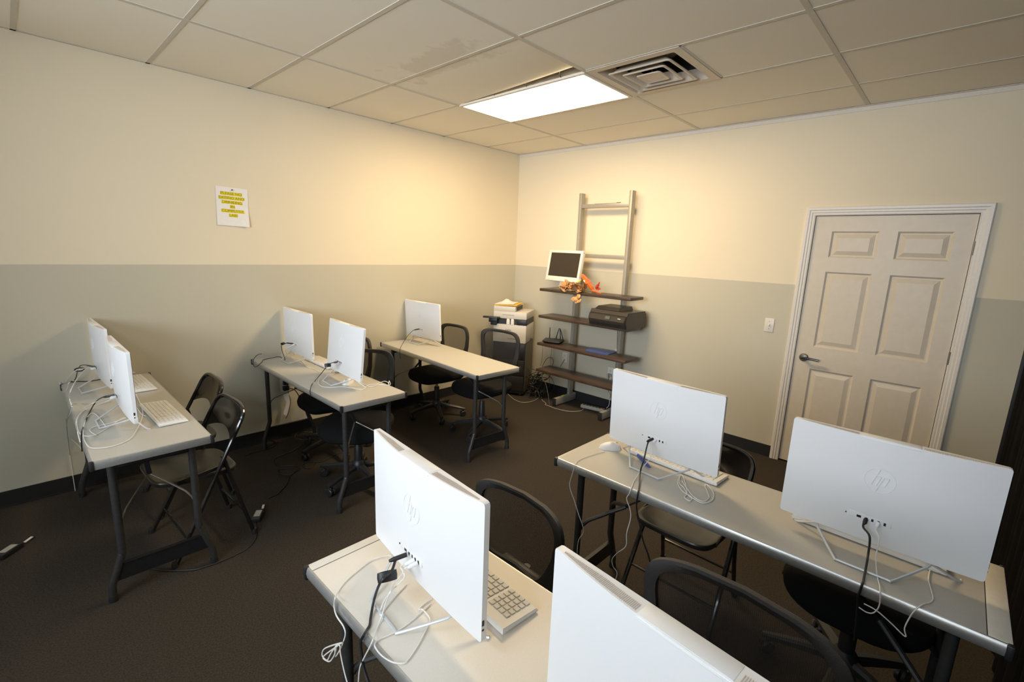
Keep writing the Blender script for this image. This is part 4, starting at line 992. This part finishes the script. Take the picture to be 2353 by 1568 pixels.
# ------------------------------------------------------------------ copier
def copier():
    a = .49
    fr = Vector((-.415, -.590, 0)); n = Vector((math.cos(a), math.sin(a), 0)); r = Vector((math.sin(a), -math.cos(a), 0))
    w, d = .392, .385
    ctr = fr - r*(w/2) + n*(d/2)
    t = thing('copier', 'tall white and black office copier standing in the room corner', 'copier', ctr, a)
    hx, hy = d/2, w/2          # local x: depth (front -x), local y: left +
    MB().bb(-hx+.006, hx, -hy+.002, hy-.002, .030, .628, bevel=.006).build('paper_cabinet', m_copb, t)
    MB().bb(-hx+.03, hx-.004, -hy-.001, -hy+.004, .05, .622).build('cabinet_side', m_copbr, t, smooth=False)
    for z in (.06, .25, .44): MB().bb(-hx-.002, -hx+.008, -hy+.01, hy-.01, z, z+.178, bevel=.003).build('drawer', m_copb, t)
    for sx in (1, -1):
        for sy in (1, -1): MB().lathe([(.022, 0), (.024, .015), (.018, .032)], 12, (sx*(hx-.05), sy*(hy-.05), 0)).build('caster', m_copb, t)
    lo = MB().bb(-hx, hx, -hy, hy, .630, .838, bevel=.006); lo.build('lower_body', m_copw, t)
    MB().bb(-hx-.001, -hx+.003, -.10+.02, .02, .668, .684).build('drawer_grip', m_greycord, t, smooth=False)
    MB().bb(hx-.16, hx-.10, -hy-.0015, -hy+.003, .628, .655).build('side_latch', m_copb, t, smooth=False)
    text_obj('brand_name', 'Canon', .025, Matrix.Translation((-hx-.0012, .015, .776)) @ Matrix(((0, 0, -1, 0), (-1, 0, 0, 0), (0, 1, 0, 0), (0, 0, 0, 1))), m_port, t, bold=True)
    MB().bb(-hx+.015, hx-.004, -hy+.004, hy-.004, .836, .907).build('output_bay', m_copb, t, smooth=False)
    MB().bb(-hx, -hx+.10, -hy, -hy+.115, .839, .904, bevel=.004).build('bay_pillar', m_copb, t)
    MB().bb(-hx, hx, -hy, hy, .905, .985, bevel=.006).build('scanner', m_copw, t)
    MB().bb(-hx-.001, -hx+.003, -.05, .09, .944, .954).build('scanner_grip', m_greycord, t, smooth=False)
    MB().bb(-hx+.004, hx-.02, -hy+.135, hy, .985, 1.045, bevel=.005).build('document_feeder', m_copw, t)
    MB().bb(-hx+.05, hx-.06, -hy+.133, -hy+.139, .992, 1.036).build('feeder_slot', m_copb, t, smooth=False)
    MB().box((-hx-.055, hy+.005, .918), (.12, .17, .022), rot=(0, .12, 0), bevel=.004).box((-hx-.03, hy-.01, .885), (.05, .10, .05), bevel=.006).box((-hx-.01, hy-.01, .85), (.04, .07, .05), bevel=.006).build('control_panel', m_copb, t)
    M2 = Matrix.Translation(ctr) @ Matrix.Rotation(a, 4, 'Z')
    for i, yy in enumerate((.022, -.029)):
        o = MB().loft([[(x+.004, y, z) for x, y in superell(.018*f, .0205*f, 2.6, 18)] for f, z in ((.98, 0), (1, .02), (.97, .045), (.86, .062), (.6, .070), (.1, .072))]).build('paper_pack', m_paper)
        o.location = M2 @ Vector((-hx+.026-.016, yy, .838)); o.rotation_euler = (0, 0, a)
        tag(o, ('left' if i == 0 else 'right') + ' one of two small white rounded packs in the black slot of the copier', 'pack', 'white packs on the copier')
    f = MB(); rows = []
    for i in range(7):
        row = []
        for k in range(7):
            u, v = i/6, k/6; row.append(M2 @ Vector((-hx+.005+.27*u, hy-.012-.262*v, 1.047+.010*v*(1-u)+ .012*u*v)))
        rows.append(row)
    f.sheet(rows, .010, (0, 0, 1)); tag(f.build('file_folder', m_folder), 'yellow file folder under loose white sheets on top of the copier', 'folder')
    rows = []
    p = MB()
    for i in range(9):
        row = []
        for k in range(9):
            u, v = i/8, k/8
            row.append(M2 @ Vector((-hx+.012+.24*u, hy-.004-.225*v, 1.0605+.010*v*(1-u)+.012*u*v + .045*math.exp(-((u-.75)**2+(v-.42)**2)*22))))
        rows.append(row)
    p.sheet(rows, .004, (0, 0, 1)); tag(p.build('paper_sheets', m_paper), 'loose white sheets with a raised corner lying on the yellow folder on the copier', 'papers')
copier()

# black cord tangle beside the copier: nobody could count the strands
rnd = random.Random(11); tb = MB()
for k in range(36):
    cx, cy = -.30+rnd.uniform(-.05, .08), -.66+rnd.uniform(-.10, .06); cz = .03+.24*rnd.random()**1.3; R = .04+.05*rnd.random()
    ax = Vector((rnd.uniform(-1, 1), rnd.uniform(-1, 1), rnd.uniform(.2, 1))).normalized(); u = ax.orthogonal().normalized(); v = ax.cross(u)
    pts = [Vector((cx, cy, cz))+(u*math.cos(q)+v*math.sin(q)*.8)*R*(1+.1*math.sin(3*q+k)) for q in [2*PI*i/14 for i in range(14)]]
    for q in pts: q.z = max(.005, q.z)
    tb.tube(pts, .0042, 6, 2, closed=True)
tag(tb.build('cord_tangle', m_blackcord), 'heap of tangled black cords on the carpet between the copier and the shelf frame', 'cords', kind='stuff')

# ------------------------------------------------------------------ wall fittings
def outlet(label, c, wall, switch=False, w=.072, h=.116):
    t = thing('light_switch' if switch else 'wall_outlet', label, 'light switch' if switch else 'outlet', c, 0 if wall == 'R' else PI/2)
    # local: plate on x=0 plane facing -x
    MB().box((-.003, 0, 0), (.006, w, h), bevel=.002).build('plate', m_plate, t)
    if switch:
        MB().box((-.010, 0, .003), (.014, .009, .018), rot=(0, .5, 0), bevel=.002).build('toggle', m_plate, t)
        for z in (.03, -.03): MB().lathe([(.003, 0), (.003, .001)], 8).xf(Matrix.Translation((-.006, 0, z)) @ Matrix.Rotation(-PI/2, 4, 'Y')).build('screw', m_nickel, t)
    else:
        for z in (.024, -.024):
            s_ = MB().box((-.007, 0, z), (.004, .034, .030), bevel=.002).build('socket', m_plate, t)
            MB().box((-.0092, .007, z+.003), (.001, .003, .009)).box((-.0092, -.007, z+.003), (.001, .003, .009)).box((-.0092, 0, z-.008), (.001, .005, .005)).build('slots', m_hole, s_, smooth=False)
    return t
outlet('white wall outlet between the shelf frame and the router cords', (0, -.848, .463), 'R')
outlet('white wall outlet behind the right post of the shelf frame', (0, -1.476, .41), 'R')
outlet('white toggle light switch left of the white door', (0, -2.962, 1.142), 'R', True)
outlet('white wall outlet under the middle table with black plugs in it', (-2.855, 0, .47), 'L')
cable('thin grey lead plugged into the outlet between the shelf frame and the router cords', X_(zr, [(508, 712), (490, 740), (455, 800)], -.02), .0022, m_darkcord, plug=((-.008, -.848, .440), (-.03, -.846, .436), .008, m_plate, 0))
tag(MB().box((-.030, -1.476, .385), (.042, .040, .036), bevel=.006).box((-.05, -1.476, .375), (.010, .02, .02), bevel=.003).build('power_plug', m_greycord), 'grey plug in the wall outlet behind the right post of the shelf frame', 'plug')
tag(MB().box((-2.855, -.030, .494), (.040, .040, .034), bevel=.006).tube([(-2.855, -.05, .494), (-2.86, -.085, .49), (-2.90, -.10, .46)], .005, 8, 3).tube([(-2.85, -.05, .494), (-2.80, -.09, .50), (-2.76, -.10, .485)], .004, 8, 3).build('power_plug', m_blackcord), 'upper black plug in the outlet under the middle table', 'plug')
tag(MB().box((-2.855, -.030, .446), (.046, .040, .038), bevel=.006).tube([(-2.85, -.05, .446), (-2.80, -.08, .43), (-2.74, -.07, .30), (-2.68, -.05, .11)], .004, 8, 3).build('power_plug', m_blackcord), 'lower black plug with a long cord in the outlet under the middle table', 'plug')
rows = []
for p in ((560, 1340), (590, 1350), ): pass
strip = [(520, 1360), (600, 1395), (575, 1450), (560, 1520), (530, 1600)]
L_ = [ony(*zb(x, y), -.06) for x, y in ((525, 1375), (545, 1440), (570, 1480), (560, 1530), (535, 1600), (530, 1640))]
R_ = [ony(*zb(x, y), -.06) for x, y in ((605, 1362), (600, 1420), (618, 1480), (605, 1545), (585, 1610), (570, 1660))]
tag(MB().sheet([L_, R_], .001, (0, -1, 0)).build('paper_tag', m_paper, smooth=False), 'crinkled white paper tag hanging from the cords under the middle table', 'tag')
cable('black cord carrying the white paper tag under the middle table', [ony(*zb(x, y), -.05) for x, y in ((590, 1330), (600, 1370), (625, 1450), (612, 1560), (590, 1640), (560, 1700))], .0024, m_blackcord)

def sign():
    P4 = [ony(u, v, 0) for u, v in ((494, 428.5), (566, 433.5), (574.5, 521.5), (500, 518.5))]
    cx = sum(p.x for p in P4)/4; cz = sum(p.z for p in P4)/4
    t = thing('wall_notice', 'white paper notice with yellow highlighted capitals pinned to the left wall', 'notice', (cx, 0, cz))
    t.rotation_euler = (0, .025, 0)
    w, h = .216, .281; rows = []
    for i in range(9):
        row = []
        for k in range(9):
            u, v = k/8, i/8
            row.append((-w/2+w*u, -.002 - .014*max(0, u-.55)*2*max(0, v-.5)*2 - .004*v*v, h/2-h*v))
        rows.append(row)
    MB().sheet(rows, .0006, (0, -1, 0)).build('paper', m_paper, t)
    lines = ['PLEASE NO', 'EATING AND', 'DRINKING', 'IN', 'COMPUTER', 'LAB!']; size = .0285
    RX = Matrix.Rotation(PI/2, 4, 'X')
    def face(x, z):
        u = (x+w/2)/w; v = (h/2-z)/h
        return -.002 - .014*max(0, u-.55)*2*max(0, v-.5)*2 - .004*v*v
    for i, s_ in enumerate(lines):
        z = h/2-.046-.0315*i; x = -.006+.0015*i
        me = text_mesh(s_, size, .0, True); xs_ = [v.co.x for v in me.vertices]; mid = (max(xs_)+min(xs_))/2; hw = (max(xs_)-min(xs_))/2+.004
        rows = [[(x-hw+2*hw*k/16, face(x-hw+2*hw*k/16, z+zz)-.0012, z+zz) for k in range(17)] for zz in (.0122, .004, -.004, -.0122)]
        MB().sheet(rows).build('highlight', m_yellow, t, smooth=False)
        for v in me.vertices:
            px_, pz_ = x+v.co.x-mid, z+v.co.y; v.co = (px_, face(px_, pz_)-.0022, pz_)
        me.materials.clear(); me.materials.append(m_letter)
        o = bpy.data.objects.new('lettering', me); C.objects.link(o); o.parent = t
    MB().lathe([(.002, 0), (.002, .006), (.005, .007), (.005, .010), (.003, .012)], 12).xf(Matrix.Translation((-.002, -.002, h/2-.017)) @ Matrix.Rotation(PI/2, 4, 'X')).build('pin', m_port, t)
sign()

# ------------------------------------------------------------------ floor clutter
def adapter(label, c, rz, tag_off, withlabel=True):
    t = thing('power_adapter', label, 'power adapter', (c[0], c[1], 0), rz, 'laptop style power bricks')
    MB().box((0, 0, .015), (.052, .115, .030), bevel=.006).build('brick', m_blackpl, t)
    MB().box((0, .0, .0303), (.034, .07, .0006)).build('rating_label', m_greycord, t, smooth=False)
    MB().box((.005, .105, .012), (.012, .05, .004), rot=(0, 0, .1)).build('cord_tag', m_label, t, smooth=False)
    MB().tube([(0, .055, .014), (.004, .085, .010), (.008, .14, .005)], .003, 7, 3).build('lead', m_blackcord, t)
    return t
adapter('black power brick with a white cord tag on the carpet beside the folding chairs', onz(593, 1186, .012), -.55, 0)
adapter('black power brick with a white cord tag at the far left edge of the carpet', onz(20, 1268, .012), -.75, 0)
FZ = .0045
cable('black cord running from the power brick toward the front leg of the left table', T_(lambda x, y: (x/3.92+100, y/3.92+1000), [(1905, 775), (1916, 850), (1912, 930), (1850, 1010), (1750, 1070), (1600, 1140), (1470, 1185), (1350, 1215), (1100, 1222), (850, 1190)], FZ), .0032, m_blackcord)
cable('black cord coiled on the carpet under the middle table', T_(zf, [(300, 1285), (340, 1262), (400, 1240), (470, 1170), (520, 1110), (550, 1020), (655, 950), (665, 920), (640, 900), (560, 892), (420, 895), (358, 850), (372, 810), (430, 780), (580, 720), (690, 650)], FZ), .0036, m_blackcord)
cable('black cord ring lying on the carpet near the middle table leg', T_(zf, [(600, 965), (560, 1000), (470, 1003), (412, 980), (420, 945), (490, 930), (590, 940), (605, 962), (640, 940)], FZ), .0034, m_blackcord)
cable('black cord curving along the left wall baseboard toward the left table', T_(zf, [(20, 775), (90, 745), (200, 715), (300, 690), (375, 645), (372, 605), (312, 582)], FZ), .0034, m_blackcord)
cable('tangled black cord between the wheels of the middle table chairs', T_(zf, [(860, 850), (830, 905), (770, 930), (715, 900), (740, 850), (820, 850), (940, 845), (1030, 800), (1120, 750), (1180, 735)], FZ), .0030, m_blackcord)
cable('grey cord loop under the chairs at the left wall baseboard', T_(zf, [(1000, 500), (900, 520), (800, 490), (700, 490), (620, 520), (625, 560), (720, 580), (850, 575)], FZ), .0032, m_darkcord)
cable('thin black cord loop on the carpet beside the front leg of the middle table', T_(z3, [(-100, 2010), (-20, 1990), (40, 1960)][:0] + [(245, 2000), (310, 1955), (380, 1975), (395, 2010), (350, 2045), (250, 2055)][:0] or [(90, 1700), (150, 1690), (220, 1720), (190, 1770), (110, 1780)], FZ), .0026, m_blackcord)
cable('white network cable looping on the carpet in front of the shelf frame', T_(zr, [(-180, 1120), (-100, 1190), (0, 1228), (120, 1215), (205, 1165), (215, 1120), (150, 1090), (60, 1100), (-40, 1140)], FZ), .0026, m_greycord)
cable('white network cable running along the carpet to the power strip', T_(zr, [(228, 1150), (240, 1200), (285, 1240), (275, 1255), (330, 1275), (400, 1302), (560, 1336), (700, 1330), (745, 1292)], FZ), .0026, m_greycord)
def power_strip():
    a, b = onz(1338, 936, .0), onz(1386, 947, .0); c = (a+b)/2
    t = thing('power_strip', 'beige power strip on the carpet under the lowest walnut shelf', 'power strip', (c.x, c.y, 0), math.atan2(b.y-a.y, b.x-a.x))
    MB().box((0, 0, .018), (.27, .052, .036), bevel=.006).build('housing', m_strip, t)
    for k in range(6): MB().box((-.10+.036*k, 0, .0363), (.026, .028, .001)).build('socket', m_hole, t, smooth=False)
    MB().box((.115, 0, .038), (.016, .022, .006), bevel=.002).build('switch', m_red, t)
power_strip()
cpt = onz(1285, 905, .088)
tag(MB().box((-.235, PY[0]+.001, .0905), (.050, .026, .005), bevel=.0015).build('plastic_tag', m_neon), 'neon green tag on the left foot of the shelf frame', 'tag')
pen = MB(); a = onz(1466, 1047, TH+.008); b = onz(1494, 1075, TH+.008)
pen.tube([a, a.lerp(b, .15), a.lerp(b, .8), b], .0075, 10, 0, rad=lambda t: 1 if t < .8 else .35)
po = tag(pen.build('ballpoint_pen', m_blue), 'blue pen lying under the computer beside the white mouse', 'pen')
MB().tube([a+Vector((-.004, 0, .009)), a.lerp(b, .35)+Vector((-.004, 0, .010))], .002, 6).build('clip', m_blue, po)

# tall black pleated partition on the right
n = 260; rows = [[], []]
for i in range(n+1):
    x = -.02-(3.6)*i/n; y = -4.452 - .012*math.sin(i*.62) - .004*math.sin(i*.23)
    rows[0].append((x, y, .012)); rows[1].append((x, y, CZ-.012))
pt = thing('folding_partition', 'tall black pleated partition at the right edge of the room', 'partition', (0, 0, 0))
MB().sheet(rows, .006, (0, -1, 0)).build('pleated_panel', m_curtain, pt)
MB().bb(-3.62, -.01, -4.49, -4.43, CZ-.014, CZ-.004).build('track', m_copb, pt, smooth=False)
MB().bb(-.016, -.002, -4.47, -4.436, .012, CZ-.014).build('end_post', m_copb, pt, smooth=False)

# ------------------------------------------------------------------ light
wd = bpy.data.worlds.new('world'); bpy.context.scene.world = wd; wd.use_nodes = True
nt = wd.node_tree; bg = nt.nodes['Background']
sky = nt.nodes.new('ShaderNodeTexSky'); sky.sky_type = 'HOSEK_WILKIE'; sky.turbidity = 5; sky.sun_direction = (.3, -.6, .6)
nt.links.new(sky.outputs[0], bg.inputs['Color']); bg.inputs['Strength'].default_value = 0.08
def area(name, loc, d, sx, sy, e, col, spread=PI):
    ld = bpy.data.lights.new(name, 'AREA'); ld.shape = 'RECTANGLE'; ld.size = sx; ld.size_y = sy; ld.energy = e; ld.color = col; ld.spread = spread
    lo = bpy.data.objects.new(name, ld); C.objects.link(lo); lo.location = loc; lo.rotation_euler = Vector(d).to_track_quat('-Z', 'Y').to_euler()
# daylight through the window behind the camera, and the room's second (cooler) ceiling panel above and behind the camera
area('window_daylight', (XR-.16, (WY0+WY1)/2, (WZ0+WZ1)/2), (1, .37, .10), 2.3, 1.05, 68, (.82, .90, 1.0), 1.62)
area('rear_ceiling_panel', (-5.73, -2.79, CZ-.012), (0, 0, -1), .56, 1.17, 29, (.66, .82, 1.0))

sc = bpy.context.scene
sc.view_settings.view_transform = 'Standard'
sc.view_settings.look = 'None'
sc.view_settings.exposure = 0.0
sc.view_settings.gamma = 1.08
sc.cycles.max_bounces = 10; sc.cycles.diffuse_bounces = 6; sc.cycles.transparent_max_bounces = 16
sc.cycles.use_denoising = True
sc.cycles.sample_clamp_indirect = 6
